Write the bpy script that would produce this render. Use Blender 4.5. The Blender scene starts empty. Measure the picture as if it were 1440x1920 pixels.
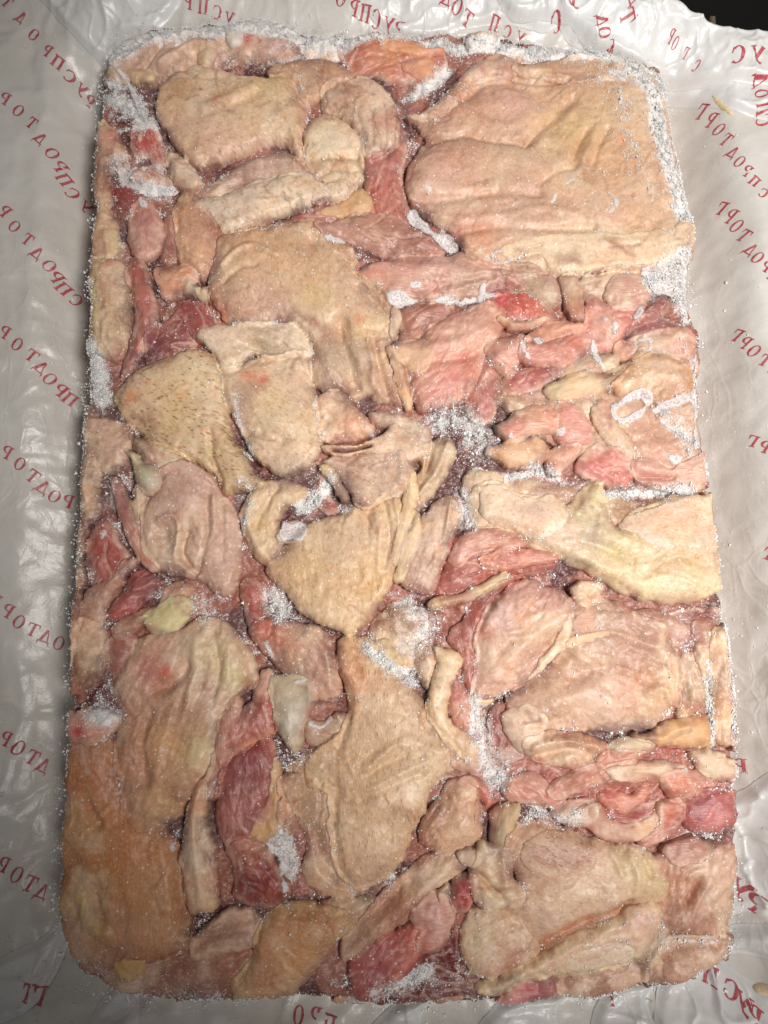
import bpy, math, random
import numpy as np
R_ = math.radians
random.seed(7)
rng = np.random.default_rng(11)
scn = bpy.context.scene
COL = scn.collection

# ------------------------------------------------------------------ camera
TILT, DIST, FPX = R_(10.0), 490.0, 1450.0          # tilt from straight down, mm to the block, focal length in photo px
cam_d = bpy.data.cameras.new("camera")
cam = bpy.data.objects.new("camera", cam_d)
COL.objects.link(cam)
cam.location = (0, -DIST * math.sin(TILT) / 1000, DIST * math.cos(TILT) / 1000)
cam.rotation_euler = (TILT, 0, 0)
cam_d.sensor_fit = 'VERTICAL'
cam_d.sensor_height = 24.0
cam_d.lens = 24.0 * FPX / 1920
cam_d.clip_start, cam_d.clip_end = 0.01, 20
scn.camera = cam

# ------------------------------------------------------------------ light
world = bpy.data.worlds.new("World")
scn.world = world
world.use_nodes = True
bg = world.node_tree.nodes["Background"]
bg.inputs[0].default_value = (1.0, 0.98, 0.95, 1)
bg.inputs[1].default_value = 0.115
ld = bpy.data.lights.new("ceiling_lamp", 'SPOT')
ld.energy = 56
ld.color = (1.0, 0.965, 0.92)
ld.shadow_soft_size = 0.17
ld.spot_size = R_(53)  # cone edge stands in for a shadow over the lower left
ld.spot_blend = 0.5
lamp = bpy.data.objects.new("ceiling_lamp", ld)
COL.objects.link(lamp)
lamp.location = (0.38, -0.17, 0.95)
from mathutils import Vector
lamp.rotation_euler = (Vector((0.205, 0.115, 0)) - lamp.location).to_track_quat('-Z', 'Y').to_euler()
scn.view_settings.view_transform = 'Standard'
scn.view_settings.look = 'None'
scn.view_settings.exposure = 0.0
scn.view_settings.gamma = 1.0

# ------------------------------------------------------------------ numpy helpers (all lengths in mm)
CT, ST = math.cos(TILT), math.sin(TILT)
def unproj(px, py, z=0.0):
    px = np.asarray(px, float); py = np.asarray(py, float)
    dx = (px - 720) / FPX; dy = -(py - 960) / FPX; dz = -1.0
    wx = dx; wy = dy * CT - dz * ST; wz = dy * ST + dz * CT
    t = (z - DIST * CT) / wz
    return wx * t, -DIST * ST + wy * t
def P(s):
    a = np.array([[float(v) for v in q.split(',')] for q in s.split()])
    return a
def W(s, z=0.0):
    a = P(s) if isinstance(s, str) else np.asarray(s, float)
    x, y = unproj(a[:, 0], a[:, 1], z)
    return np.stack([x, y], 1)
PXMM = 0.338                                        # mm per photo px in the block's top plane

_T = rng.random((256, 256)).astype(np.float64)
def vnoise(x, y, s=0):
    x = np.asarray(x) + s * 17.31; y = np.asarray(y) + s * 9.77
    xi = np.floor(x).astype(int); yi = np.floor(y).astype(int)
    fx = x - xi; fy = y - yi
    fx = fx * fx * fx * (fx * (fx * 6 - 15) + 10); fy = fy * fy * fy * (fy * (fy * 6 - 15) + 10)
    a = _T[yi & 255, xi & 255]; b = _T[yi & 255, (xi + 1) & 255]
    c = _T[(yi + 1) & 255, xi & 255]; d = _T[(yi + 1) & 255, (xi + 1) & 255]
    return (a * (1 - fx) + b * fx) * (1 - fy) + (c * (1 - fx) + d * fx) * fy
def fbm(x, y, s=0, o=4, g=0.5):
    r = 0; a = 1; n = 0
    for k in range(o):
        r = r + a * vnoise(x * 2 ** k, y * 2 ** k, s + 3.7 * k); n += a; a *= g
    return r / n
def sstep(a, b, x):
    t = np.clip((x - a) / (b - a), 0, 1)
    return t * t * (3 - 2 * t)
def crom(p, n=6, closed=True):
    m = len(p); out = []
    for i in range(m if closed else m - 1):
        if closed:
            p0, p1, p2, p3 = p[i - 1], p[i], p[(i + 1) % m], p[(i + 2) % m]
        else:
            p0, p1, p2, p3 = p[max(i - 1, 0)], p[i], p[i + 1], p[min(i + 2, m - 1)]
        for k in range(n):
            t = k / n
            out.append(0.5 * ((2 * p1) + (-p0 + p2) * t + (2 * p0 - 5 * p1 + 4 * p2 - p3) * t * t + (-p0 + 3 * p1 - 3 * p2 + p3) * t ** 3))
    if not closed: out.append(p[-1])
    return np.array(out)
def segdist(X, Y, p, closed):
    best = np.full(X.shape, 1e18)
    m = len(p)
    for i in range(m if closed else m - 1):
        ax, ay = p[i]; bx, by = p[(i + 1) % m]
        dx, dy = bx - ax, by - ay
        L = dx * dx + dy * dy + 1e-12
        t = np.clip(((X - ax) * dx + (Y - ay) * dy) / L, 0, 1)
        q = (X - ax - t * dx) ** 2 + (Y - ay - t * dy) ** 2
        np.minimum(best, q, out=best)
    return np.sqrt(best)
def inside(X, Y, p):
    r = np.zeros(X.shape, bool)
    m = len(p)
    for i in range(m):
        ax, ay = p[i]; bx, by = p[(i + 1) % m]
        if ay == by: continue
        c = ((ay > Y) != (by > Y)) & (X < (bx - ax) * (Y - ay) / (by - ay) + ax)
        r ^= c
    return r
def sdf(X, Y, p):
    d = segdist(X, Y, p, True)
    return np.where(inside(X, Y, p), d, -d)
def blur(a, r):
    if r < 1: return a
    for ax in (0, 1):
        pad = [(0, 0), (0, 0)]; pad[ax] = (r + 1, r)
        c = np.cumsum(np.pad(a, pad, mode='edge'), axis=ax)
        n = a.shape[ax]
        hi = np.take(c, range(2 * r + 1, 2 * r + 1 + n), axis=ax); lo = np.take(c, range(0, n), axis=ax)
        a = (hi - lo) / (2 * r + 1)
    return a
def lin(c):
    c = np.asarray(c, float) / 255.0
    return np.where(c <= 0.04045, c / 12.92, ((c + 0.055) / 1.055) ** 2.4)

def mesh_from(name, V, F, mat, parent=None, attrs=None, smooth=True):
    """V (n,3) in mm, F (m,4) or (m,3) int array"""
    me = bpy.data.meshes.new(name)
    V = np.asarray(V, np.float32) / 1000.0
    F = np.asarray(F, np.int32)
    k = F.shape[1]
    me.vertices.add(len(V)); me.vertices.foreach_set('co', V.ravel())
    me.loops.add(F.size); me.loops.foreach_set('vertex_index', F.ravel())
    me.polygons.add(len(F))
    me.polygons.foreach_set('loop_start', np.arange(0, F.size, k, dtype=np.int32))
    me.update(calc_edges=True)
    if smooth: me.polygons.foreach_set('use_smooth', np.ones(len(F), bool))
    for an, (ty, arr) in (attrs or {}).items():
        at = me.attributes.new(an, ty, 'POINT')
        key = {'FLOAT': 'value', 'FLOAT_VECTOR': 'vector', 'FLOAT_COLOR': 'color'}[ty]
        at.data.foreach_set(key, np.asarray(arr, np.float32).ravel())
    me.materials.append(mat)
    o = bpy.data.objects.new(name, me)
    COL.objects.link(o)
    if parent: o.parent = parent
    return o
def thing(name, label, cat, group=None):
    o = bpy.data.objects.new(name, None)
    o.empty_display_size = 0.05
    COL.objects.link(o); o['label'] = label; o['category'] = cat
    if group: o['group'] = group
    return o

# ------------------------------------------------------------------ materials
class NT:
    def __init__(s, name):
        s.m = bpy.data.materials.new(name); s.m.use_nodes = True
        s.t = s.m.node_tree; s.b = s.t.nodes['Principled BSDF']
    def n(s, ty, **kw):
        nd = s.t.nodes.new(ty)
        for k, v in kw.items():
            if k[0] == 'i' and k[1:].isdigit(): nd.inputs[int(k[1:])].default_value = v
            else: setattr(nd, k, v)
        return nd
    def l(s, a, b): s.t.links.new(a, b)
    def math(s, op, a, b=None, clamp=False):
        nd = s.n('ShaderNodeMath', operation=op, use_clamp=clamp)
        for i, v in enumerate((a, b)):
            if v is None: continue
            if hasattr(v, 'is_output'): s.l(v, nd.inputs[i])
            else: nd.inputs[i].default_value = v
        return nd.outputs[0]
    def mix(s, f, a, b, mode='MIX'):
        nd = s.n('ShaderNodeMix', data_type='RGBA', blend_type=mode)
        for i, v in ((0, f), (6, a), (7, b)):
            if hasattr(v, 'is_output'): s.l(v, nd.inputs[i])
            elif i == 0: nd.inputs[0].default_value = v
            else: nd.inputs[i].default_value = (*v, 1)
        return nd.outputs[2]
    def ramp(s, v, lo, hi):
        nd = s.n('ShaderNodeMapRange', interpolation_type='SMOOTHSTEP')
        s.l(v, nd.inputs[0]); nd.inputs[1].default_value = lo; nd.inputs[2].default_value = hi
        return nd.outputs[0]
    def noise(s, vec, scale, detail=3, rough=0.55, dist=0.0):
        nd = s.n('ShaderNodeTexNoise'); s.l(vec, nd.inputs['Vector'])
        nd.inputs['Scale'].default_value = scale; nd.inputs['Detail'].default_value = detail
        nd.inputs['Roughness'].default_value = rough; nd.inputs['Distortion'].default_value = dist
        return nd.outputs[0]
    def voro(s, vec, scale, feat='F1', out=0):
        nd = s.n('ShaderNodeTexVoronoi', feature=feat); s.l(vec, nd.inputs['Vector'])
        nd.inputs['Scale'].default_value = scale
        return nd.outputs[out]
    def vscale(s, vec, v):
        nd = s.n('ShaderNodeVectorMath', operation='MULTIPLY'); s.l(vec, nd.inputs[0]); nd.inputs[1].default_value = v
        return nd.outputs[0]

def flesh(name, kind):
    m = NT(name); b = m.b
    tint = m.n('ShaderNodeAttribute', attribute_name='tint').outputs[0]
    fuv = m.n('ShaderNodeAttribute', attribute_name='fuv').outputs[1]          # u along the grain, v across, in mm
    fr = m.n('ShaderNodeAttribute', attribute_name='rime').outputs[2]
    po = m.n('ShaderNodeAttribute', attribute_name='pore').outputs[2]
    col = tint
    n_fine = m.noise(fuv, 0.55, 3, 0.6)
    n_mid = m.noise(fuv, 0.17, 2, 0.6)
    strv = m.vscale(fuv, (0.18, 1.0, 1.0))
    n_str = m.noise(strv, 0.9, 3, 0.6, 0.3)
    hgt = None
    if kind == 'skin':
        n_f2 = m.noise(m.vscale(fuv, (0.6, 1.0, 1)), 0.75, 2, 0.6, 0.4)
        n_f3 = m.noise(m.vscale(fuv, (1.0, 0.8, 1)), 0.33, 2, 0.6, 0.6)
        col = m.mix(m.math('MULTIPLY', m.ramp(n_fine, 0.50, 0.66), 0.42), col, m.mix(1.0, col, (0.93, 0.70, 0.62), 'MULTIPLY'))
        col = m.mix(m.math('MULTIPLY', m.ramp(n_f3, 0.50, 0.64), 0.75), col, m.mix(1.0, col, (0.87, 0.79, 0.69), 'MULTIPLY'))
        col = m.mix(m.math('MULTIPLY', m.ramp(n_f2, 0.48, 0.34), 0.48), col, m.mix(0.45, col, (0.90, 0.76, 0.62)))
        col = m.mix(m.math('MULTIPLY', m.ramp(n_f2, 0.56, 0.72), 0.22), col, m.mix(1.0, col, (0.70, 0.58, 0.50), 'MULTIPLY'))
        col = m.mix(m.math('MULTIPLY', m.ramp(n_mid, 0.48, 0.72), 0.45), col, m.mix(1.0, col, (0.88, 0.80, 0.72), 'MULTIPLY'))
        # feather follicles: short dark dashes along the grain
        pv = m.vscale(fuv, (0.19, 0.50, 1.0))
        vo = m.voro(pv, 1.0)
        dash = m.math('MULTIPLY', m.ramp(vo, 0.40, 0.08), m.ramp(m.noise(fuv, 0.10, 2), 0.30, 0.50))
        dash = m.math('MULTIPLY', dash, po)
        col = m.mix(m.math('MULTIPLY', dash, 0.80, True), col, m.mix(1.0, col, (0.60, 0.47, 0.36), 'MULTIPLY'))
        net = m.voro(m.vscale(fuv, (0.22, 0.30, 1)), 1.0, 'DISTANCE_TO_EDGE')
        col = m.mix(m.math('MULTIPLY', m.ramp(m.math('ADD', net, m.math('MULTIPLY', n_fine, .25)), 0.22, 0.10), 0.28), col, m.mix(1.0, col, (0.84, 0.62, 0.52), 'MULTIPLY'))
        goose = m.voro(m.vscale(fuv, (0.5, 0.62, 1)), 1.0, 'SMOOTH_F1')
        msk = m.math('ADD', m.math('MULTIPLY', m.ramp(m.noise(fuv, 0.032, 2), 0.40, 0.62), 0.85), 0.15)
        hgt = m.math('ADD', m.math('MULTIPLY', m.math('MULTIPLY', goose, -0.24), msk), m.math('MULTIPLY', n_str, 0.36))
        hgt = m.math('ADD', hgt, m.math('MULTIPLY', m.math('MULTIPLY', n_fine, 0.20), msk))
        hgt = m.math('SUBTRACT', hgt, m.math('MULTIPLY', dash, 0.55))
        hgt = m.math('SUBTRACT', hgt, m.math('MULTIPLY', m.math('MULTIPLY', vo, po), 0.45))
        rough, sss, spec = 0.41, 0.35, 0.38
    elif kind == 'meat':
        col = m.mix(m.math('MULTIPLY', m.ramp(n_str, 0.42, 0.62), 0.75), col, m.mix(1.0, col, (0.84, 0.73, 0.70), 'MULTIPLY'))
        col = m.mix(m.math('MULTIPLY', m.ramp(n_mid, 0.52, 0.80), 0.40), col, (0.72, 0.45, 0.33))
        wv = m.voro(m.vscale(fuv, (0.05, 0.16, 1)), 1.0, 'DISTANCE_TO_EDGE')
        col = m.mix(m.math('MULTIPLY', m.ramp(wv, 0.05, 0.0), 0.12), col, (0.74, 0.50, 0.40))
        hgt = m.math('ADD', m.math('MULTIPLY', n_str, 0.9), m.math('MULTIPLY', n_fine, 0.35))
        rough, sss, spec = 0.36, 0.35, 0.42
    else:
        col = m.mix(m.math('MULTIPLY', m.ramp(n_mid, 0.45, 0.72), 0.35), col, m.mix(1.0, col, (0.95, 0.80, 0.66), 'MULTIPLY'))
        col = m.mix(m.math('MULTIPLY', m.ramp(n_str, 0.48, 0.70), 0.25), col, m.mix(1.0, col, (0.86, 0.66, 0.58), 'MULTIPLY'))
        hgt = m.math('ADD', m.math('MULTIPLY', n_str, 0.7), m.math('MULTIPLY', n_fine, 0.45))
        rough, sss, spec = 0.44, 0.4, 0.38
    # thin white rime frozen on the surface, gathered where the mask is high
    obj = m.n('ShaderNodeTexCoord').outputs['Object']
    g1 = m.noise(obj, 900, 2, 0.8)
    g2 = m.noise(obj, 160, 2, 0.65)
    rime = m.math('ADD', m.math('MULTIPLY', g1, 0.8), m.math('MULTIPLY', g2, 0.5))
    rime = m.math('ADD', rime, m.math('SUBTRACT', m.math('MULTIPLY', fr, 0.55), 0.86))
    rime = m.math('MULTIPLY', m.ramp(rime, 0.02, 0.32), 0.88)
    # scattered air bubbles frozen into the glaze
    bub = m.voro(obj, 260)
    bub = m.math('MULTIPLY', m.ramp(bub, 0.20, 0.10), m.ramp(m.noise(obj, 70, 2), 0.48, 0.60))
    veil = m.math('MULTIPLY', m.ramp(m.noise(obj, 26, 2), 0.30, 0.70), 0.12)       # milky glaze of ice
    col = m.mix(veil, col, (0.70, 0.60, 0.56))
    white = m.math('MAXIMUM', rime, m.math('MULTIPLY', bub, 0.7))
    col = m.mix(white, col, (0.95, 0.92, 0.90))
    m.l(col, b.inputs['Base Color'])
    bp = m.n('ShaderNodeBump'); bp.inputs['Distance'].default_value = 0.0010; bp.inputs['Strength'].default_value = 0.5
    m.l(m.math('ADD', hgt, m.math('MULTIPLY', white, 0.35)), bp.inputs['Height']); m.l(bp.outputs[0], b.inputs['Normal'])
    rr = m.math('ADD', m.math('MULTIPLY', n_mid, 0.35), rough - 0.17)
    m.l(m.math('ADD', rr, m.math('MULTIPLY', white, 0.3), True), b.inputs['Roughness'])
    b.inputs['Specular IOR Level'].default_value = spec
    b.inputs['Subsurface Weight'].default_value = 0.30
    b.inputs['Subsurface Radius'].default_value = (1.0, 0.68, 0.55)
    b.inputs['Subsurface Scale'].default_value = 0.0018
    return m.m
M_SKIN, M_MEAT, M_FAT = flesh('chicken_skin', 'skin'), flesh('chicken_meat', 'meat'), flesh('chicken_fat', 'fat')

def mk_frost():
    m = NT('frost'); obj = m.n('ShaderNodeTexCoord').outputs['Object']
    n = m.noise(obj, 60, 2)
    c = m.mix(m.ramp(n, 0.35, 0.65), (0.90, 0.89, 0.90), (0.96, 0.94, 0.92))
    m.l(c, m.b.inputs['Base Color']); m.b.inputs['Roughness'].default_value = 0.35
    ge = m.n('ShaderNodeNewGeometry').outputs['Normal']
    v1 = m.n('ShaderNodeVectorMath', operation='MULTIPLY_ADD'); m.l(ge, v1.inputs[0]); v1.inputs[1].default_value = (.45, .45, .45); v1.inputs[2].default_value = (0, 0, .75)
    v2 = m.n('ShaderNodeVectorMath', operation='NORMALIZE'); m.l(v1.outputs[0], v2.inputs[0])
    m.l(v2.outputs[0], m.b.inputs['Normal'])
    return m.m
M_FROST = mk_frost()
def mk_rimepatch():
    m = NT('rime_patch'); obj = m.n('ShaderNodeTexCoord').outputs['Object']
    n = m.noise(obj, 700, 4, 0.75)
    n2 = m.noise(obj, 180, 3, 0.6)
    m.l(m.mix(m.math('MULTIPLY', m.ramp(n2, 0.42, 0.68), 0.55), m.mix(m.ramp(n, 0.3, 0.7), (0.86, 0.83, 0.82), (0.97, 0.96, 0.95)), (0.66, 0.52, 0.50)), m.b.inputs['Base Color'])
    lk = m.b.inputs['Base Color'].links[0]; src = lk.from_socket; m.t.links.remove(lk)
    ed = m.n('ShaderNodeAttribute', attribute_name='pore').outputs[2]
    sp = m.math('MULTIPLY', m.ramp(n, 0.44, 0.60), m.ramp(ed, 1.6, 2.8))
    m.l(m.mix(m.math('MULTIPLY', sp, 0.8), src, (0.42, 0.27, 0.27)), m.b.inputs['Base Color'])
    bp = m.n('ShaderNodeBump'); bp.inputs['Distance'].default_value = 0.0008; bp.inputs['Strength'].default_value = 0.5
    m.l(n, bp.inputs['Height']); m.l(bp.outputs[0], m.b.inputs['Normal'])
    m.b.inputs['Roughness'].default_value = 0.55
    ed = m.n('ShaderNodeAttribute', attribute_name='pore').outputs[2]          # mm in from the patch's edge
    al = m.math('ADD', m.math('MULTIPLY', ed, 0.32), m.math('MULTIPLY', m.math('SUBTRACT', n2, 0.5), 2.2))
    al = m.math('ADD', al, m.math('MULTIPLY', m.math('SUBTRACT', n, 0.5), 1.2))
    m.l(m.math('MULTIPLY', m.ramp(al, -0.10, 0.80), 0.94), m.b.inputs['Alpha'])
    return m.m
M_RIME = mk_rimepatch()
def mk_liner(name='plastic_film', k=(1, 1, 1)):
    m = NT(name); obj = m.n('ShaderNodeTexCoord').outputs['Object']
    a = m.noise(obj, 9, 4, 0.6, 0.8); b2 = m.noise(obj, 60, 4, 0.65, 1.5); c = m.noise(obj, 520, 4, 0.8)
    col = m.mix(m.ramp(a, 0.3, 0.7), tuple(a * b for a, b in zip((0.61, 0.575, 0.53), k)), tuple(a * b for a, b in zip((0.69, 0.665, 0.63), k)))
    col = m.mix(m.math('MULTIPLY', m.ramp(c, 0.56, 0.74), m.ramp(b2, 0.40, 0.68)), col, (0.80, 0.79, 0.78))
    m.l(col, m.b.inputs['Base Color'])
    wob = m.n('ShaderNodeVectorMath', operation='MULTIPLY_ADD')
    nc = m.n('ShaderNodeTexNoise'); m.l(obj, nc.inputs['Vector']); nc.inputs['Scale'].default_value = 14; nc.inputs['Detail'].default_value = 2
    m.l(nc.outputs[1], wob.inputs[0]); wob.inputs[1].default_value = (.05, .05, 0); m.l(obj, wob.inputs[2])
    f1 = m.voro(m.vscale(wob.outputs[0], (1, 1.5, 0)), 26)
    f2 = m.voro(m.vscale(wob.outputs[0], (1.4, 1, 0)), 75)
    where = m.ramp(m.noise(obj, 5, 1), 0.42, 0.62)
    e1 = m.voro(m.vscale(wob.outputs[0], (1, 1.7, 0)), 20, 'DISTANCE_TO_EDGE'); e2 = m.voro(m.vscale(wob.outputs[0], (2.2, 1, 0)), 38, 'DISTANCE_TO_EDGE')
    rl = m.math('ADD', m.math('MULTIPLY', m.ramp(e1, 0.12, 0.0), 0.16), m.math('MULTIPLY', m.ramp(e2, 0.12, 0.0), 0.10))
    f2 = m.math('ADD', f2, m.math('MULTIPLY', rl, 2.2))
    h = m.math('ADD', m.math('MULTIPLY', m.math('MULTIPLY', f1, 1.1), where), m.math('MULTIPLY', m.math('MULTIPLY', f2, 0.45), where))
    h = m.math('ADD', h, m.math('MULTIPLY', b2, 0.25))
    h = m.math('ADD', h, m.math('MULTIPLY', c, 0.08))
    bp = m.n('ShaderNodeBump'); bp.inputs['Distance'].default_value = 0.004; bp.inputs['Strength'].default_value = 0.42
    m.l(h, bp.inputs['Height']); m.l(bp.outputs[0], m.b.inputs['Normal'])
    m.b.inputs['Roughness'].default_value = 0.30
    m.b.inputs['Specular IOR Level'].default_value = 0.6
    return m.m
M_LINER = mk_liner()
M_FOLD = mk_liner('plastic_film_doubled', (1.10, 1.14, 1.20))
def mk_plain(name, c, rough, sc=300, c2=None):
    m = NT(name); obj = m.n('ShaderNodeTexCoord').outputs['Object']
    n = m.noise(obj, sc, 4, 0.7)
    m.l(m.mix(m.ramp(n, 0.35, 0.68), c, c2 or tuple(v * 0.7 for v in c)), m.b.inputs['Base Color'])
    m.b.inputs['Roughness'].default_value = rough
    return m.m
M_INK = mk_plain('red_ink', (0.44, 0.035, 0.06), 0.45, 420, (0.50, 0.17, 0.18))
M_CARD = mk_plain('cardboard', (0.42, 0.31, 0.17), 0.8, 40)
M_FLOOR = mk_plain('dark_floor', (0.012, 0.011, 0.010), 0.5, 30)

# ------------------------------------------------------------------ the grid the whole surface is modelled on
H = 0.8
GX0, GX1, GY0, GY1 = -330.0, 330.0, -345.0, 430.0
NX, NY = int((GX1 - GX0) / H) + 1, int((GY1 - GY0) / H) + 1
xs = GX0 + H * np.arange(NX); ys = GY0 + H * np.arange(NY)
GX, GY = np.meshgrid(xs, ys)
OUT = W("195,112 212,88 245,62 300,48 400,42 480,40 560,55 640,62 760,60 900,62 1000,76 1100,90 1180,108 1236,126 1252,185 1264,262 1282,352 1298,440 1294,520 1304,600 1311,700 1318,800 1328,900 1340,1000 1351,1100 1361,1200 1371,1300 1378,1400 1381,1500 1381,1600 1379,1700 1373,1752 1364,1790 1332,1816 1270,1840 1220,1845 1180,1856 1100,1870 1000,1875 950,1880 850,1880 760,1888 660,1886 560,1872 450,1874 370,1880 300,1872 220,1863 170,1840 130,1800 110,1742 106,1680 110,1600 116,1500 121,1420 130,1330 134,1250 138,1150 145,1050 150,950 155,850 160,770 164,700 166,640 170,560 172,470 178,380 182,300 185,220 189,160", -9)
OUTS = crom(OUT, 4)
BS = sdf(GX, GY, OUTS)                              # >0 inside the block
BS = BS + (fbm(GX / 5, GY / 5, 5) - 0.5) * 3.0 + (fbm(GX / 17, GY / 17, 6) - 0.5) * 3.0
_gy, _gx = np.gradient(BS, H)
_gn = np.sqrt(_gx ** 2 + _gy ** 2) + 1e-6
_wk = 5.0 * (1 - sstep(0, 24, BS))
WX, WY = GX + _gx / _gn * _wk, GY + _gy / _gn * _wk      # near the rim pieces run on to the slab's very edge

BZ = -62.0
# ------------------------------------------------------------------ liner sheet: lies under the block and climbs the walls of the box
e = np.maximum(-BS, 0)
ux, uy = GX / 200.0, (GY - 20) / 310.0
wl = np.exp(np.clip(6 * (-ux - np.abs(uy)), -30, 30)); wr = np.exp(np.clip(6 * (ux - np.abs(uy)), -30, 30))
wt = np.exp(np.clip(6 * (uy - np.abs(ux)), -30, 30)); wb = np.exp(np.clip(6 * (-uy - np.abs(ux)), -30, 30))
ws = wl + wr + wt + wb
low = sstep(250, -150, GY)
def mixw(l, r, t, b): return (wl * l + wr * r + wt * t + wb * b) / ws
z_in = mixw(-58 + 0 * GX, -52, -18, -30)
e0 = mixw(7 + 16 * low, 5, 0, 3); e1 = mixw(52 + 12 * low, 55, 40, 45)
rise = mixw(30 - 20 * low, 38, 14, 20)
LZ = z_in + rise * sstep(e0, e1, e) + 0.12 * np.maximum(e - 60, 0)
LZ = np.where(BS > 0, BZ - 1.5, LZ)
LZ = np.where(BS > 6, BZ - 1.5, blur(LZ, 3))
# creases
qx = GX + 14 * (fbm(GX / 40, GY / 40, 21) - 0.5) * 2; qy = GY + 14 * (fbm(GX / 40, GY / 40, 31) - 0.5) * 2
def creases(s, sx, sy): return (1 - np.abs(2 * vnoise(qx / sx, qy / sy, s) - 1)) ** 7
cr = creases(41, 34, 60) + 0.7 * creases(43, 60, 26) + 0.5 * creases(47, 18, 22)
cramp = 0.5 + 1.6 * sstep(-150, -230, GX) * sstep(-60, -160, GY) + 2.2 * np.exp(-((GX - 190) / 90) ** 2 - ((GY + 255) / 80) ** 2) + 1.3 * sstep(-200, -290, GY) + 0.5 * sstep(170, 230, GX) * sstep(0, -200, GY) + 1.0 * sstep(250, 330, GY)
LZ = LZ + np.where(BS > 1, 0, cr * cramp * 1.5 + (fbm(GX / 26, GY / 26, 51) - 0.5) * 4)
liner = thing('plastic_liner', 'crinkled pale grey plastic bag with red printed words lining the box', 'plastic liner')
EDGE = W("1190,-140 1235,-25 1264,0 1292,20 1342,38 1440,56 1540,72 1700,92", -3)
EDGEP = np.concatenate([EDGE, W("1800,-700 1100,-700", -3)])
def quads(mask_v):
    """faces of the grid window whose four corners are all true -> (V index map, faces)"""
    idx = np.full(mask_v.shape, -1, int)
    c = mask_v[:-1, :-1] & mask_v[1:, :-1] & mask_v[:-1, 1:] & mask_v[1:, 1:]
    use = np.zeros(mask_v.shape, bool)
    use[:-1, :-1] |= c; use[1:, :-1] |= c; use[:-1, 1:] |= c; use[1:, 1:] |= c
    idx[use] = np.arange(use.sum())
    j, i = np.nonzero(c)
    F = np.stack([idx[j, i], idx[j, i + 1], idx[j + 1, i + 1], idx[j + 1, i]], 1)
    return use, F
st = (slice(None, None, 3), slice(None, None, 3))
lx, ly, lz = GX[st], GY[st], LZ[st]
keep = ~inside(lx, ly, EDGEP)
use, F = quads(keep)
mesh_from('sheet', np.stack([lx[use], ly[use], lz[use]], 1), F, M_LINER, liner)

B = LZ.copy()                                       # running height of whatever lies on top
# ------------------------------------------------------------------ the block: core and pieces
block = thing('frozen_chicken_block', 'slab of raw chicken thighs frozen together, dusted with frost, lying in the plastic liner', 'frozen chicken')

def clip_mesh(X, Y, d):
    """window vertices used, snapped onto the outline where they lie just outside"""
    ins = d > 0
    c = ins[:-1, :-1] | ins[1:, :-1] | ins[:-1, 1:] | ins[1:, 1:]
    use = np.zeros(ins.shape, bool)
    use[:-1, :-1] |= c; use[1:, :-1] |= c; use[:-1, 1:] |= c; use[1:, 1:] |= c
    gy, gx = np.gradient(d, H)
    g = np.sqrt(gx * gx + gy * gy) + 1e-6
    s = np.where(use & ~ins, np.clip(-d, 0, H * 1.1), 0)
    Xs, Ys = X + s * gx / g, Y + s * gy / g
    idx = np.full(ins.shape, -1, int); idx[use] = np.arange(use.sum())
    j, i = np.nonzero(c)
    F = np.stack([idx[j, i], idx[j, i + 1], idx[j + 1, i + 1], idx[j + 1, i]], 1)
    return use, Xs, Ys, F
def skirt(V, F, depth, extra=None):
    """add walls hanging from the open rim"""
    e = np.concatenate([F[:, [0, 1]], F[:, [1, 2]], F[:, [2, 3]], F[:, [3, 0]]])
    k = np.sort(e, 1); code = k[:, 0] * (len(V) + 1) + k[:, 1]
    _, inv, cnt = np.unique(code, return_inverse=True, return_counts=True)
    be = e[cnt[inv] == 1]
    bv = np.unique(be); m = {v: len(V) + i for i, v in enumerate(bv)}
    nv = V[bv].copy(); nv[:, 2] = nv[:, 2] - depth if np.isscalar(depth) else np.minimum(depth[bv], nv[:, 2] - 0.5)
    sf = np.array([[a, m[a], m[b], b] for a, b in be], int)
    return np.concatenate([V, nv]), np.concatenate([F, sf]), bv

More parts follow.
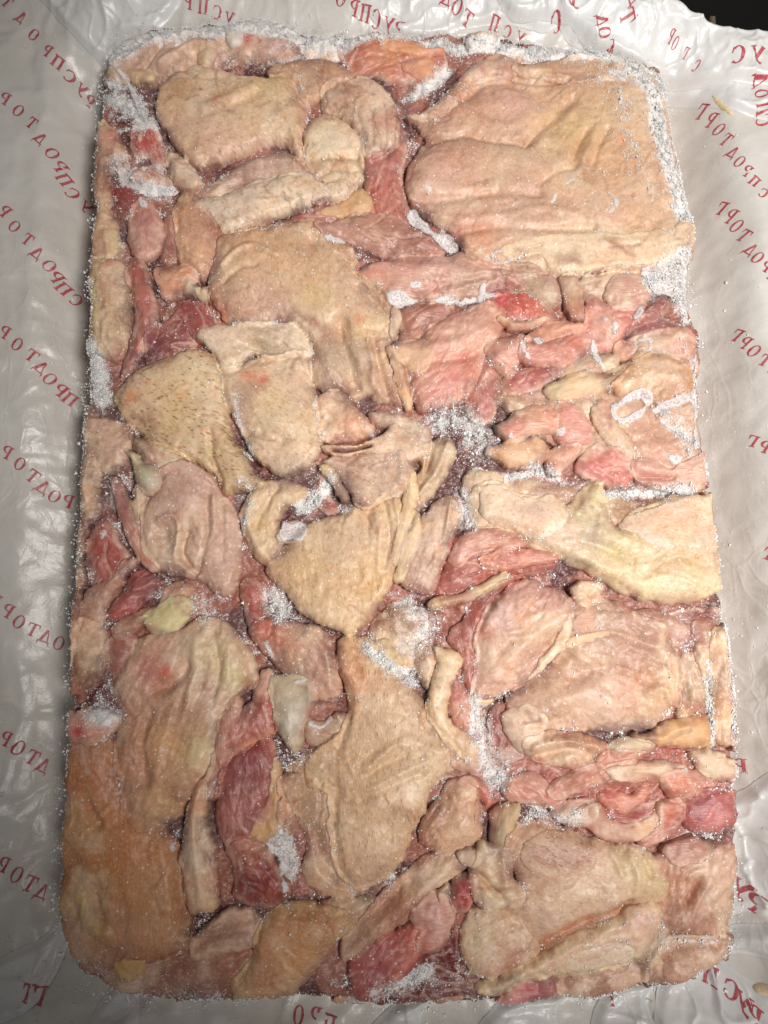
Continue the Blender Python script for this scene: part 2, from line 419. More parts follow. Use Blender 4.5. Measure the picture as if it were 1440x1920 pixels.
NP = [0]
EB = np.zeros(GX.shape)                               # where the pieces' edges run
CB = np.zeros(GX.shape + (3,))                        # running colour of whatever lies on top
def piece(kind, pts, col, top=0.0, drop=8.0, R=7.0, dome=1.0, c=(), l=(), b=(), v=(), dir=0.0, st=0.0, pore=0.0,
          rime=0.05, rim=None, name=None, parent=None, label=None, drape=None, th=2.0, nz=1.0, wob=1.4, mat=None, hole=None, grow=0.8, crisp=None, dpale=True):
    NP[0] += 1; sd = NP[0]
    pw = crom(W(pts), 6)
    x0, y0 = pw.min(0) - 8; x1, y1 = pw.max(0) + 8
    i0, i1 = max(int((x0 - GX0) / H), 0), min(int((x1 - GX0) / H) + 2, NX)
    j0, j1 = max(int((y0 - GY0) / H), 0), min(int((y1 - GY0) / H) + 2, NY)
    X, Y = GX[j0:j1, i0:i1], GY[j0:j1, i0:i1]; Bw = B[j0:j1, i0:i1]
    d = sdf(WX[j0:j1, i0:i1], WY[j0:j1, i0:i1], pw)
    d = np.minimum(d, BS[j0:j1, i0:i1] - .4)
    if kind == 'ice' or drape is not None: grow = 0
    d = d + (fbm(X / 4.5, Y / 4.5, sd) - 0.5) * wob + (fbm(X / 11, Y / 11, sd + 5) - 0.5) * wob * 3.2 + (fbm(X / 2.6, Y / 2.6, sd + 6, 2) - 0.5) * wob * .8 + grow
    if crisp is None: crisp = 0.30 if rim is not None else 0.0
    mg = np.clip(sstep(0.36, 0.62, fbm(X / 16, Y / 16, sd + 33)) + crisp, 0, 1)    # 1 = free crisp edge, 0 = frozen into its neighbour
    if hole is not None:
        d = np.minimum(d, -sdf(X, Y, crom(W(hole), 6)))
    a = -R_(dir)
    U = X * math.cos(a) + Y * math.sin(a); Vv = -X * math.sin(a) + Y * math.cos(a)
    t = np.clip(d / (R * (1.6 - 0.7 * mg)), 0, 1); prof = np.sqrt(np.clip(1 - (1 - t) ** 2, 0, 1))
    if drape is not None:
        t2 = np.clip(d / max(1.2, drape * 0.9), 0, 1)
        z = blur(Bw, 3) + drape * np.sqrt(np.clip(1 - (1 - t2) ** 2, 0, 1)) + dome * sstep(0, R, d)
    else:
        dr = drop * (0.26 + 0.44 * mg)
        z = top - dr + dr * prof + dome * sstep(0, 3 * R, d)
        dm = max(float(d.max()), 1); q_ = np.clip(d / dm, 0, 1)
        z = z + min(0.11 * dm, 3.4) * (1 - (1 - q_) ** 2) - min(0.06 * dm, 1.8)
        ta = sd * 2.4; z = z + np.clip(((X - X.mean()) * math.cos(ta) + (Y - Y.mean()) * math.sin(ta)) * 0.05, -2, 2)
    SC = []
    rel = (fbm(X / 15, Y / 15, sd + 50, 3) - 0.5) * 5.0 * nz + (fbm(X / 5, Y / 5, sd + 80, 3) - 0.5) * 0.9 * nz
    if st: rel = rel + (fbm(U / 16 + .4 * vnoise(X / 9, Y / 9, sd), Vv / 2.6 + 1.2 * vnoise(X / 12, Y / 12, sd + 3), sd + 20, 3) - 0.5) * st * (1.3 if kind != 'skin' else .8)
    for (bx, by, rx, ry, ang, h) in b:
        cx, cy = unproj(bx, by); aa = -R_(ang)
        du = (X - cx) * math.cos(aa) + (Y - cy) * math.sin(aa); dv = -(X - cx) * math.sin(aa) + (Y - cy) * math.cos(aa)
        rel = rel + h * np.exp(-(du / (rx * PXMM)) ** 2 - (dv / (ry * PXMM)) ** 2)
    for (vp, w, h) in v:
        q = segdist(X, Y, crom(W(vp), 5, False), False)
        rel = rel + 1.8 * h * np.exp(-(q / (w * PXMM)) ** 2)
    if kind != 'ice' and drape is None:
        rg = np.random.default_rng(1000 + sd)
        cand = np.argwhere(d > 3.0)
        for _ in range(min(int(len(cand) * H * H / (150 if kind == 'skin' else 110)), 26) if len(cand) > 60 else 0):
            jj, ii = cand[rg.integers(len(cand))]
            th_ = a + rg.normal(0, .55); n_ = 6; st_ = rg.uniform(1.6, 4.2)
            q = [np.array([X[jj, ii], Y[jj, ii]])]
            for _k in range(n_):
                q.append(q[-1] + st_ * np.array([math.cos(th_), math.sin(th_)])); th_ += rg.normal(0, .22)
            q = np.array(q)
            b0, b1 = q.min(0) - 4, q.max(0) + 4
            sj = slice(max(int((b0[1] - Y[0, 0]) / H), 0), max(int((b1[1] - Y[0, 0]) / H), 0) + 1); si = slice(max(int((b0[0] - X[0, 0]) / H), 0), max(int((b1[0] - X[0, 0]) / H), 0) + 1)
            if X[sj, si].size == 0: continue
            qd = segdist(X[sj, si], Y[sj, si], q, False)
            w_ = rg.uniform(.8, 1.9); h_ = rg.uniform(.35, 1.05) * (1 if rg.random() < .45 else -1)
            rel[sj, si] += h_ * np.exp(-(qd / w_) ** 2) - .45 * h_ * np.exp(-(qd / (2.4 * w_)) ** 2)
            if kind == 'meat': SC.append((sj, si, .45 * np.exp(-(qd / .7) ** 2)))
            elif h_ < 0: SC.append((sj, si, -.5 * np.exp(-(qd / w_) ** 2)))  # creases that dip are darkened in colour, like shade
    z = z + rel * sstep(0, 5, d)
    if drape is None:
        lo = Bw + th * (0.2 + 0.7 * mg) * np.sqrt(np.clip(1 - (1 - np.clip(d / 1.6, 0, 1)) ** 2, 0, 1))
        k = 2.0; hh = np.clip(0.5 + 0.5 * (z - lo) / k, 0, 1)
        z = lo * (1 - hh) + z * hh + k * hh * (1 - hh) * 0.5
    z = np.where(z > 1.0, 1.0 + (z - 1.0) * .55, z)          # pressed flat by the lid of the mould
    # pull the surface down towards the block's rim so that the slab has a rounded edge
    be = np.clip(BS[j0:j1, i0:i1] / 7.0, 0, 1)
    z = z - 5.0 * (1 - np.sqrt(np.clip(1 - (1 - be) ** 2, 0, 1)))
    use, Xs, Ys, F = clip_mesh(X, Y, d)
    if len(F) == 0: return None
    # albedo, with some shading and highlights painted in
    kl = (0.0 if col[0] < 195 else 0.16) if kind == 'meat' else (0.18 if kind == 'skin' and dpale else 0.0)
    pale_ = lin((222, 186, 166)) if kind == 'meat' else lin((234, 214, 202))
    C = np.broadcast_to(lin(col) + (pale_ - lin(col)) * kl, X.shape + (3,)).copy()
    def blend(wt, cc):
        nonlocal C
        C = C + (lin(cc) - C) * wt[..., None]
    n1 = fbm(X / 13, Y / 13, sd + 7, 4); n2 = fbm(X / 7, Y / 7, sd + 9, 4)
    wx = X + (n1 - 0.5) * 16; wy = Y + (fbm(X / 13, Y / 13, sd + 17, 4) - 0.5) * 16
    if kind == 'meat' and col[0] < 195: C = C * np.array([.90, .74, .74])
    if kind == 'skin':
        lo1 = fbm(X / 30, Y / 30, sd + 61, 3); lo2 = fbm(X / 24, Y / 24, sd + 71, 3)  # random brown and cream tones stand in for shadow and highlight
        C = C + (lin((158, 108, 86)) - C) * (.55 * sstep(.48, .70, lo1))[..., None]
        C = C + (lin((242, 222, 192)) - C) * (.60 * sstep(.49, .66, lo2))[..., None]
        C = C * (1 + np.array([0.02, -0.06, -0.12]) * (sstep(0.45, 0.72, n1))[..., None])
        C = C * (1 + np.array([-0.04, -0.10, -0.10]) * (sstep(0.50, 0.74, n2))[..., None])
    elif kind == 'meat':
        C = C * (1 + np.array([-0.10, -0.22, -0.18]) * (sstep(0.45, 0.72, n1))[..., None])
        C = C * (1 + np.array([0.12, 0.28, 0.26]) * (sstep(0.52, 0.70, n2))[..., None])
    else:
        C = C * (1 + np.array([0.0, -0.10, -0.20]) * (sstep(0.45, 0.72, n1))[..., None])
    for sj, si, wv_ in SC:
        tgt = lin((234, 200, 180)) if kind == 'meat' else lin((168, 122, 100))
        C[sj, si] = C[sj, si] + (tgt - C[sj, si]) * np.abs(wv_)[..., None]
    for q in c:
        bx, by, r, cc = q[:4]; wgt = q[4] if len(q) > 4 else 0.85
        cx, cy = unproj(bx, by)
        dd = np.sqrt((wx - cx) ** 2 + (wy - cy) ** 2) if r > 14 else np.sqrt((X - cx) ** 2 + (Y - cy) ** 2)
        blend(wgt * np.exp(-(dd / (r * PXMM)) ** 2), cc if (r < 18 or kind != 'skin' or not dpale) else np.asarray(cc) * .86 + np.array([32, 29, 26]))
    for q in l:
        lp, w, cc = q[:3]; wgt = q[3] if len(q) > 3 else 0.8
        dd = segdist(X, Y, crom(W(lp), 5, False), False)
        blend(wgt * np.exp(-(dd / (w * PXMM)) ** 2) * (0.55 + 0.45 * sstep(0.3, 0.6, n2)), cc)
    if rim is None and kind == 'meat' and sd % 3 and drape is None: rim = (228, 190, 168)
    if rim is not None:
        blend(0.85 * np.exp(-((d - 1.2) / (3.4 if kind == 'skin' else 2.0)) ** 2) * sstep(0.25, 0.6, n2 + 0.1), rim)
    if kind != 'ice':
        we = 0.9 * np.exp(-(np.maximum(d, 0) / (0.5 + 6.0 * (1 - mg))) ** 1.3) * (1 - 0.6 * mg)  # thin edges show what lies below; also paints the crevices darker
        under = CB[j0:j1, i0:i1]
        C = C + (under - C) * np.where(under.sum(-1) > 0, we, 0)[..., None]
    deep = sstep(-2.0, -6.0, z)
    rm = np.clip(rime + 0.22 * sstep(3, 0, d) * sstep(.5, .7, n2) + 0.15 * deep + RIME[j0:j1, i0:i1], 0, 1.4)
    V = np.stack([Xs[use], Ys[use], z[use]], 1)
    V2, F2, bv = skirt(V, F, 7.0)
    ext = lambda A: np.concatenate([A, A[bv]])
    A4 = np.concatenate([np.clip(C[use], 0, 1), np.ones((use.sum(), 1))], 1)
    fu = np.stack([U[use] + 37 * sd, Vv[use] + 11 * sd, 0 * U[use]], 1)
    attrs = {'tint': ('FLOAT_COLOR', ext(A4)), 'fuv': ('FLOAT_VECTOR', ext(fu)), 'rime': ('FLOAT', ext(rm[use])), 'pore': ('FLOAT', ext(d[use] if kind == 'ice' else np.full(use.sum(), pore)))}
    mt = mat or {'skin': M_SKIN, 'meat': M_MEAT, 'fat': M_FAT, 'ice': M_RIME}[kind]
    nm = name or {'skin': 'skin_piece', 'meat': 'meat_piece', 'fat': 'fat_piece', 'ice': 'rime_patch'}[kind]
    o = mesh_from(nm, V2, F2, mt, parent or block, attrs)
    if label: o['label'] = label
    EBw = EB[j0:j1, i0:i1]; EBw[...] = np.where(d > -1.5, np.exp(-(d / 1.3) ** 2), EBw)
    if kind != 'ice':
        CBw = CB[j0:j1, i0:i1]; CBw[...] = np.where((d > 0)[..., None], np.clip(C, 0, 1), CBw)
    Bw[...] = np.where(d > 0, z, Bw)
    return o

# rime mask: (polyline in photo px, width px, strength)
RIMES = [("215,100 300,60 400,50 480,42 560,62 640,72", 26, 0.85), ("205,170 240,190 265,215", 30, 0.75), ("225,300 260,340 310,360", 22, 0.5),
         ("640,72 760,60 860,75 940,75 1050,90 1160,105", 15, 0.9), ("1040,95 1130,110", 25, 0.35), ("1180,112 1235,128 1250,175", 12, 1.0), ("775,165 810,150 840,120", 15, 0.8), ("1190,125 1225,170 1240,250 1262,330 1285,400", 20, 1.1),
         ("1150,150 1180,250 1225,350", 38, 0.3), ("1225,530 1280,480 1290,560", 26, 0.8), ("165,650 175,690 185,740", 22, 1.0), ("820,790 870,780 900,830", 40, 0.55),
         ("870,920 880,980", 18, 0.6), ("760,1130 800,1170 780,1210", 30, 0.5), ("690,1215 740,1255 770,1280", 14, 0.8), ("890,1320 905,1400 930,1470", 22, 0.7),
         ("510,1110 530,1150", 18, 0.7), ("370,1130 390,1160", 22, 0.5), ("180,1340 205,1345", 20, 0.8), ("950,895 1010,880 1050,890", 12, 0.8), ("1140,925 1200,920 1300,915", 12, 0.7),
         ("530,1560 545,1620", 16, 0.8), ("1275,790 1300,830", 22, 0.6), ("1240,760 1260,790 1300,850", 14, 0.5), ("1080,1530 1040,1540 1000,1520", 14, 0.5), ("1365,1180 1375,1400", 6, 0.5),
         ("1330,1240 1338,1400", 5, 0.8), ("1300,1560 1340,1570", 12, 0.4), ("1250,1770 1340,1770", 14, 0.35), ("700,1865 760,1850 800,1830", 14, 0.7), ("150,1800 250,1860 400,1872", 14, 0.3),
         ("450,905 475,930 450,1000", 9, 0.5), ("440,740 450,800 470,850", 9, 0.6), ("680,790 700,810", 9, 0.5), ("560,950 590,935 620,900", 14, 0.8), ("1280,640 1305,700 1310,760", 8, 0.5)]
RIME = np.zeros(GX.shape)
for rp, rw, rs in RIMES:
    q = crom(W(rp), 4, False)
    lo, hi = q.min(0) - rw * 1.2, q.max(0) + rw * 1.2
    i0, i1 = max(int((lo[0] - GX0) / H), 0), int((hi[0] - GX0) / H) + 1; j0, j1 = max(int((lo[1] - GY0) / H), 0), int((hi[1] - GY0) / H) + 1
    dd = segdist(GX[j0:j1, i0:i1], GY[j0:j1, i0:i1], q, False)
    RIME[j0:j1, i0:i1] = np.maximum(RIME[j0:j1, i0:i1], rs * np.exp(-(dd / (rw * PXMM)) ** 2))

# core of dark meat and ice, painted darker to shade the gaps, with sides
def core():
    d = BS - 1.2
    z = -8.5 + (fbm(GX / 14, GY / 14, 3) - 0.5) * 7 + (fbm(GX / 4, GY / 4, 4) - 0.5) * 2.5
    be = np.clip(BS / 8, 0, 1)
    z = z - 8 * (1 - np.sqrt(np.clip(1 - (1 - be) ** 2, 0, 1)))
    st = (slice(None, None, 1), slice(None, None, 1))
    use, Xs, Ys, F = clip_mesh(GX, GY, d)
    n1 = fbm(GX / 22, GY / 22, 13)
    C = lin((92, 44, 48)) + (lin((160, 100, 86)) - lin((92, 44, 48))) * sstep(0.40, 0.62, n1)[..., None]
    CB[...] = C
    rm = np.clip(0.12 + RIME, 0, 1.4)
    V = np.stack([Xs[use], Ys[use], z[use]], 1)
    n0 = len(V)
    Vc, Fc = V, F
    src = np.arange(n0)
    F_all = F
    # sides in rings
    e = np.concatenate([F[:, [0, 1]], F[:, [1, 2]], F[:, [2, 3]], F[:, [3, 0]]])
    k = np.sort(e, 1); code = k[:, 0] * (n0 + 1) + k[:, 1]
    _, inv, cnt = np.unique(code, return_inverse=True, return_counts=True)
    bed = e[cnt[inv] == 1]; bv = np.unique(bed)
    prev = {v: v for v in bv}
    rings = 10
    for r in range(1, rings + 1):
        nv = V[bv].copy(); f = r / rings
        nv[:, 2] = V[bv][:, 2] * (1 - f) + BZ * f
        off = 1.2 + 2.6 * (fbm(nv[:, 0] / 7 + nv[:, 1] / 9, nv[:, 2] / 6, 61) - 0.4)
        gx = nv[:, 0] / np.hypot(nv[:, 0], nv[:, 1]); gy = nv[:, 1] / np.hypot(nv[:, 0], nv[:, 1])
        sh = off * math.sin(math.pi * min(f, 0.5)) - 5 * f * f
        nv[:, 0] += gx * sh; nv[:, 1] += gy * sh
        cur = {v: len(Vc) + i for i, v in enumerate(bv)}
        Vc = np.concatenate([Vc, nv]); src = np.concatenate([src, bv])
        F_all = np.concatenate([F_all, np.array([[prev[a], cur[a], cur[b], prev[b]] for a, b in bed], int)])
        prev = cur
    cu = np.concatenate([C[use], np.ones((n0, 1))], 1)[src]
    cu[n0:, :3] = lin((190, 140, 110))
    fu = np.stack([GX[use], GY[use], 0 * GX[use]], 1)[src]; fu[n0:, 0] += Vc[n0:, 2]
    attrs = {'tint': ('FLOAT_COLOR', cu), 'fuv': ('FLOAT_VECTOR', fu), 'rime': ('FLOAT', rm[use][src]), 'pore': ('FLOAT', np.zeros(len(Vc)))}
    mesh_from('frozen_core', Vc, F_all, M_SKIN, block, attrs)
    B[...] = np.where(d > 0, z, B)
core()
# ------------------------------------------------------------------ pieces of chicken, lowest first; outlines in photo px unprojected onto the block's top plane
S, M, F_, I = 'skin', 'meat', 'fat', 'ice'
p = piece
# --- top edge
p(S, "204,120 224,86 260,62 330,50 400,48 432,74 396,110 332,138 252,142 215,150", (206,168,140), top=-3, nz=1.8, rime=.30, v=[("240,110 300,70 360,60",8,2.5),("300,120 350,85 400,80",7,2.5),("260,130 290,100 300,70",6,-2)], c=[(300,110,40,(222,182,150)),(250,80,30,(196,140,118))], label="frosted wrinkled scraps of skin in the block's corner")
p(F_, "238,132 252,126 275,128 288,136 282,144 258,147 242,144", (228,192,148), top=-1, drop=5, R=4)
p(S, "396,60 420,45 470,40 522,47 562,68 556,96 500,107 440,112 388,116", (200,160,146), top=-3, nz=1.6, rime=.35, c=[(472,64,20,(208,48,52),.95),(455,60,14,(200,70,66)),(520,80,26,(214,160,150)),(420,80,26,(216,184,150))], label="frosty skin scrap with a bright red blood spot")
p(F_, "424,60 437,53 450,62 449,77 436,82 426,74", (226,214,204), top=0, drop=4, R=3)
p(F_, "372,95 390,80 402,92 396,112 384,121 376,112", (226,204,170), top=-1, drop=4, R=4)
p(S, "562,84 590,68 635,66 650,82 640,98 604,103 574,100", (218,160,146), top=-4, rime=.40, nz=1.4)
p(M, "633,90 643,72 680,61 718,58 750,71 794,83 830,86 840,103 834,123 819,142 794,150 757,143 711,140 667,134 652,119 640,106", (205,122,96), top=-3, dir=-20, st=1.2, rime=.08, c=[(735,100,38,(218,150,106)),(665,85,24,(196,104,80)),(700,125,30,(208,140,122)),(832,105,14,(178,82,58))], label="orange-red meat under the liner at the top edge")
p(F_, "712,71 758,71 800,85 832,90 802,99 760,95 722,87", (228,166,126), top=-1, drop=5, R=5, dir=15, st=.6)
p(F_, "755,120 776,107 806,111 823,130 810,146 780,141", (222,160,122), top=-1, drop=5, R=5)
p(S, "880,62 915,50 935,58 930,76 900,82 880,78", (224,190,152), top=-3, rime=.45)
p(S, "940,80 1000,82 1080,92 1140,98 1150,112 1060,116 960,112 930,100", (196,150,132), top=-5, rime=.55, nz=1.5)
# --- top left skins
p(S, "500,136 504,120 528,111 583,103 626,108 654,124 656,140 630,155 600,172 575,182 545,152", (204,162,126), top=-1, pore=.3, dir=30, rim=(214,172,140))
p(S, "600,172 610,156 639,142 679,136 712,149 734,172 742,200 746,232 744,266 722,281 690,293 680,278 672,246 652,225 633,210 604,200", (203,158,134), top=-1, pore=.55, dir=70, st=1.1, v=[("640,160 690,200 700,270",6,-.8),("660,150 715,190 722,265",5,-.7),("620,180 665,210 685,260",5,-.8)], c=[(650,170,30,(198,150,132)),(715,230,30,(200,146,126))], name='chicken_thigh', label="mauve-pink goose-pimpled dome of skin")
p(M, "678,300 690,292 724,280 742,266 746,232 758,230 764,262 756,300 758,340 766,378 770,410 740,418 702,412 682,390 690,366 684,340", (192,126,110), top=-4, dir=80, st=1, c=[(690,320,16,(150,110,96)),(720,340,26,(184,104,92)),(755,270,14,(214,160,138)),(730,390,30,(206,140,122))])
p(M, "545,403 580,386 620,376 642,384 642,406 600,414 560,412", (190,122,114), top=-3, dir=-8)
p(F_, "592,393 640,372 668,350 688,358 695,385 682,402 640,403", (214,174,132), top=-2, R=5)
big = p(S, "290,182 303,152 338,128 375,120 438,133 500,137 548,136 566,160 578,190 572,225 567,262 578,292 600,312 623,328 613,337 585,322 560,298 545,276 530,262 493,264 438,287 402,301 367,309 344,285 317,252 294,216", (220,186,144), top=1.5, drop=11, R=9, pore=.55, dir=28, rim=(222,182,158),
  c=[(378,174,4,(196,84,60)),(405,193,7,(222,128,84)),(372,236,2.2,(90,44,34)),(421,160,2,(110,70,50)),(500,150,50,(214,184,128)),(420,270,50,(224,184,158)),(330,170,40,(206,164,122)),(575,230,30,(226,190,150)),(330,230,30,(218,176,150))],
  v=[("385,206 430,190 475,163",13,2.2),("392,220 440,204 480,178",8,-1.0),("520,160 545,200 555,260",14,1.2),("345,130 365,160 350,190",8,-.8),("480,230 530,215 560,190",10,.8)], name='chicken_thigh', label="large cream chicken skin with a few red specks")
p(S, "352,332 370,326 386,340 410,320 440,301 490,283 532,277 560,298 588,322 618,338 655,318 676,322 674,336 660,354 640,372 600,376 540,350 450,352 380,384 362,366", (198,164,144), top=-2, pore=.3, dir=-10, c=[(480,310,50,(192,156,138)),(560,320,40,(204,176,150)),(370,350,25,(206,160,140))], v=[("440,312 500,296 560,305",10,1.2),("430,340 500,325 560,330",8,-1)])
p(S, "570,264 573,238 590,221 617,213 650,225 670,246 679,272 682,300 676,326 662,348 640,352 612,342 588,322 574,296", (226,206,170), top=.5, drop=9, R=9, pore=.15, dir=70, c=[(620,226,22,(208,180,130)),(620,265,32,(234,218,190)),(640,308,22,(206,156,112)),(655,335,14,(226,198,160))], v=[("578,292 610,296 668,290",9,-1.6),("600,325 640,318 665,322",7,-1.0)], label="smooth cream-white bulge of skin")
pale = p(S, "366,380 394,366 425,362 455,347 500,331 552,324 590,338 625,346 652,350 656,358 632,373 596,372 556,388 511,406 462,423 420,432 404,412 384,393", (227,206,180), top=1.5, drop=10, R=8, pore=.7, dir=38, rim=(232,212,188), drape=None,
  c=[(625,318,22,(206,150,108)),(575,338,26,(216,166,124)),(400,385,24,(216,196,172)),(600,350,20,(222,190,154)),(470,345,14,(206,170,146))], v=[("575,320 600,350 640,362",7,-1.2),("610,310 640,330 650,350",6,1.2)], name='chicken_thigh', label="pale stippled skin with a torn upper edge and a tiny red curl")
p(M, "532,374 537,376 540,381 537,386 533,388 537,382 536,378", (120,20,16), drape=.5, R=1, dome=0, wob=.2, nz=0, name='blood_clot', parent=pale)
# --- left column
p(S, "181,270 195,226 222,240 229,282 213,320 206,360 216,420 226,470 216,492 196,492 177,482 175,380", (212,172,132), top=-1, dir=85, st=.8, c=[(208,255,26,(214,120,106)),(200,330,30,(214,160,128)),(225,455,20,(222,206,152))], rime=.12)
p(M, "248,220 276,214 296,240 306,275 312,302 286,296 270,282 250,282 240,252", (194,92,84), top=-5, dir=70, st=1, c=[(290,255,16,(212,84,72))], rime=.25)
p(M, "214,345 236,334 258,350 277,366 256,396 240,422 224,402 215,376", (166,80,76), top=-4, dir=50, st=.8)
p(S, "232,330 250,305 290,298 312,320 327,345 300,353 260,352", (196,138,120), top=-4, rime=.40, nz=2, v=[("245,335 275,318 300,325",5,2.5),("260,345 300,340",4,2)])
p(F_, "248,322 256,314 270,320 276,330 268,336 254,330", (216,164,150), top=-1, drop=3, R=3)
p(F_, "256,246 261,243 264,250 260,258 256,256", (220,180,160), drape=.8, R=1.5)
p(S, "304,280 325,275 350,300 376,330 366,362 340,352 320,330", (214,170,140), top=-3, nz=1.4)
p(M, "300,420 318,380 336,398 332,460 316,484 300,472", (196,130,112), top=-4, dir=80, st=1)
p(S, "328,382 344,352 368,362 388,390 410,418 413,446 406,480 396,506 380,522 355,514 336,490 330,450 322,412", (220,168,126), top=0, drop=9, R=9, c=[(365,400,28,(196,142,104)),(385,480,30,(226,178,138)),(345,370,14,(222,184,146))], dir=70, name='meat_lobe', label="peach-coloured rounded lobe")
p(M, "239,402 254,372 274,360 291,384 301,420 298,450 286,472 262,482 246,471 238,440", (206,146,130), top=-1, drop=7, R=7, dir=75, st=.6, rim=(222,178,160), c=[(268,420,22,(196,132,124))], label="pink oval of meat")
p(M, "284,500 310,497 350,494 367,508 359,530 332,551 305,552 289,530", (222,154,120), top=-2, drop=6, R=5, dir=5)
p(F_, "340,530 353,514 366,526 369,546 345,547", (218,200,172), top=-1, drop=5, R=4)
p(F_, "368,540 385,532 392,545 385,556 370,554", (206,184,154), top=-3, drop=5, R=4)
p(S, "172,480 198,484 222,482 236,520 241,560 239,602 231,650 216,672 185,652 167,642 169,560", (208,180,130), top=-1, dir=85, st=.7, l=[("176,490 174,560 172,640",8,(216,200,138),.9)], c=[(205,640,30,(206,172,136))])
p(S, "194,512 214,488 231,500 236,540 226,566 206,571 192,552", (214,152,120), top=.5, drop=5, R=6, parent=None)
p(M, "238,500 252,482 276,500 286,540 293,580 291,610 272,640 256,670 240,692 221,707 224,680 244,640 246,580", (190,108,94), top=-1, drop=8, R=7, dir=80, st=1.3, l=[("286,540 292,590 262,650",3.5,(222,160,140),.8),("268,650 252,680",6,(224,190,160),.9)], c=[(258,545,14,(184,110,76)),(235,680,20,(198,92,86))], label="long strip of red meat down the left side")
p(M, "268,672 274,630 300,590 330,565 352,557 386,566 396,590 402,612 370,632 350,647 310,662 285,677", (148,74,74), top=-6, dir=-30, c=[(280,650,26,(122,66,76)),(310,610,24,(164,92,82))], rime=.14, label="dark red meat in a hollow")
p(M, "325,568 350,556 381,565 394,590 403,614 388,622 368,634 345,602", (170,90,86), top=-3, drop=6, R=6, rim=(196,124,114), dir=60)
p(M, "390,546 415,534 433,550 436,590 421,607 400,602", (186,102,82), top=-5, dir=80, rime=.2)
# --- top right sheet
p(S, "760,215 790,208 815,190 840,165 862,141 884,120 926,100 966,104 1002,117 1060,104 1110,98 1165,108 1205,116 1238,146 1250,200 1264,280 1284,360 1297,430 1290,462 1250,490 1200,500 1150,503 1060,511 1000,502 920,496 872,468 850,436 820,412 790,392 770,372 762,342 765,312 776,290 790,271 801,262 790,241", (214,172,138), top=0, drop=9, R=9, pore=.35, dir=-35, st=.6, dome=.6,
  c=[(1080,235,95,(218,184,130)),(960,190,55,(216,164,150)),(830,330,70,(212,164,146)),(1180,300,60,(204,158,122)),(1050,470,80,(232,206,172)),(980,300,50,(208,176,144)),(1120,170,60,(206,160,118)),(880,180,40,(204,148,124)),(1000,390,90,(198,156,132)),(1220,400,50,(218,178,140)),(870,430,50,(212,158,138)),(1168,262,10,(214,140,104)),(1187,368,6,(206,120,84)),(900,445,30,(206,136,100))],
  v=[("800,262 850,258 880,255 930,268 985,270",10,-2.6),("985,270 1020,235 1055,200 1075,185",13,-2.2),("770,372 850,372 930,364 1010,366",12,-2.0),("780,400 860,412 950,405 1010,392 1080,402",9,1.4),("850,436 930,428 1010,430 1110,425",10,-1.6),("1072,300 1085,270 1095,250",8,-1.8),("1090,310 1105,275 1118,240",8,1.8),("1110,318 1120,280 1140,240",7,-1.2),("800,330 850,290 920,285 980,300",30,2.5),("870,180 920,150 975,160",9,-1.4),("920,200 960,190 1000,215",22,2.0),("880,140 930,128 1000,150 1060,145",8,-1.5),("900,230 950,240 985,225",10,1.2),("1010,345 1050,320 1085,310",9,-1.6)],
  name='chicken_thigh', label="broad tan sheet of skin with long creases")
p(S, "860,142 885,118 930,98 962,107 970,131 930,142 890,152", (212,160,148), top=-1, drop=6, R=7, rime=.1, c=[(905,125,16,(202,134,130)),(950,115,14,(220,178,158))])
p(S, "962,126 1000,116 1070,106 1120,100 1168,108 1174,140 1120,149 1060,151 1000,141", (204,160,126), top=-1.5, drop=6, R=6, rime=.18, c=[(1020,138,18,(228,198,150)),(1110,125,24,(206,162,120))])
p(S, "760,214 790,205 815,194 840,180 857,190 832,216 810,230 780,223", (226,186,160), top=-1, drop=6, R=5, nz=1.6, st=1.5, dir=-25, label="creamy pink tag of flesh")
hem = p(S, "940,470 960,456 1000,446 1060,442 1130,440 1200,438 1258,430 1297,416 1293,450 1270,480 1240,497 1190,500 1150,497 1092,508 1050,511 1030,503 1012,480 986,483 960,486", (233,207,172), top=1.2, drop=9, R=8, dir=-3, st=1.0, rim=(236,212,176), v=[("970,468 1080,455 1200,455",8,1.0),("1000,470 1100,472 1180,470",6,-1.0)], l=[("1015,478 1022,500",4,(176,112,76),.8),("1060,506 1120,494 1180,490",4,(200,140,104),.6)], label="smooth cream skin hem with a small split")  # cream tone and rim partly paint the light along the hem
p(S, "1255,470 1270,415 1290,405 1299,430 1293,462 1270,492", (230,196,160), top=1, drop=6, R=6, dir=-60)
# --- middle band
p(S, "428,432 480,416 540,408 602,410 642,440 662,460 652,482 600,472 520,442 460,442", (204,154,110), top=-2, dir=5, st=.6)
p(M, "588,416 620,408 660,398 702,395 753,407 787,423 825,451 834,468 800,476 758,478 716,476 690,464 650,452 610,442", (192,148,128), top=-1, drop=8, R=9, dir=12, st=.6, c=[(790,465,24,(160,110,94)),(660,420,40,(202,158,134)),(740,470,26,(166,116,98))], rim=(204,158,140), label="brownish pink oval of meat")
p(M, "665,505 675,500 700,488 725,480 760,476 835,474 870,466 922,488 1002,500 1003,522 940,534 900,548 840,558 790,562 740,566 712,542 682,526", (212,160,142), top=-1, drop=8, R=8, dir=5, st=.5, c=[(880,535,40,(182,146,124)),(720,500,40,(216,164,146)),(700,520,30,(214,150,128)),(900,480,30,(224,178,146))], v=[("700,490 780,505 850,500",12,1.5),("780,545 850,530 920,515",9,-1.2)], name='chicken_skin', label="pink smooth skin between the two big cream pieces")
p(M, "741,571 790,562 848,564 842,582 811,602 790,627 770,642 744,640 749,610", (186,136,116), top=-3, dir=-20, c=[(770,625,16,(166,100,84))])
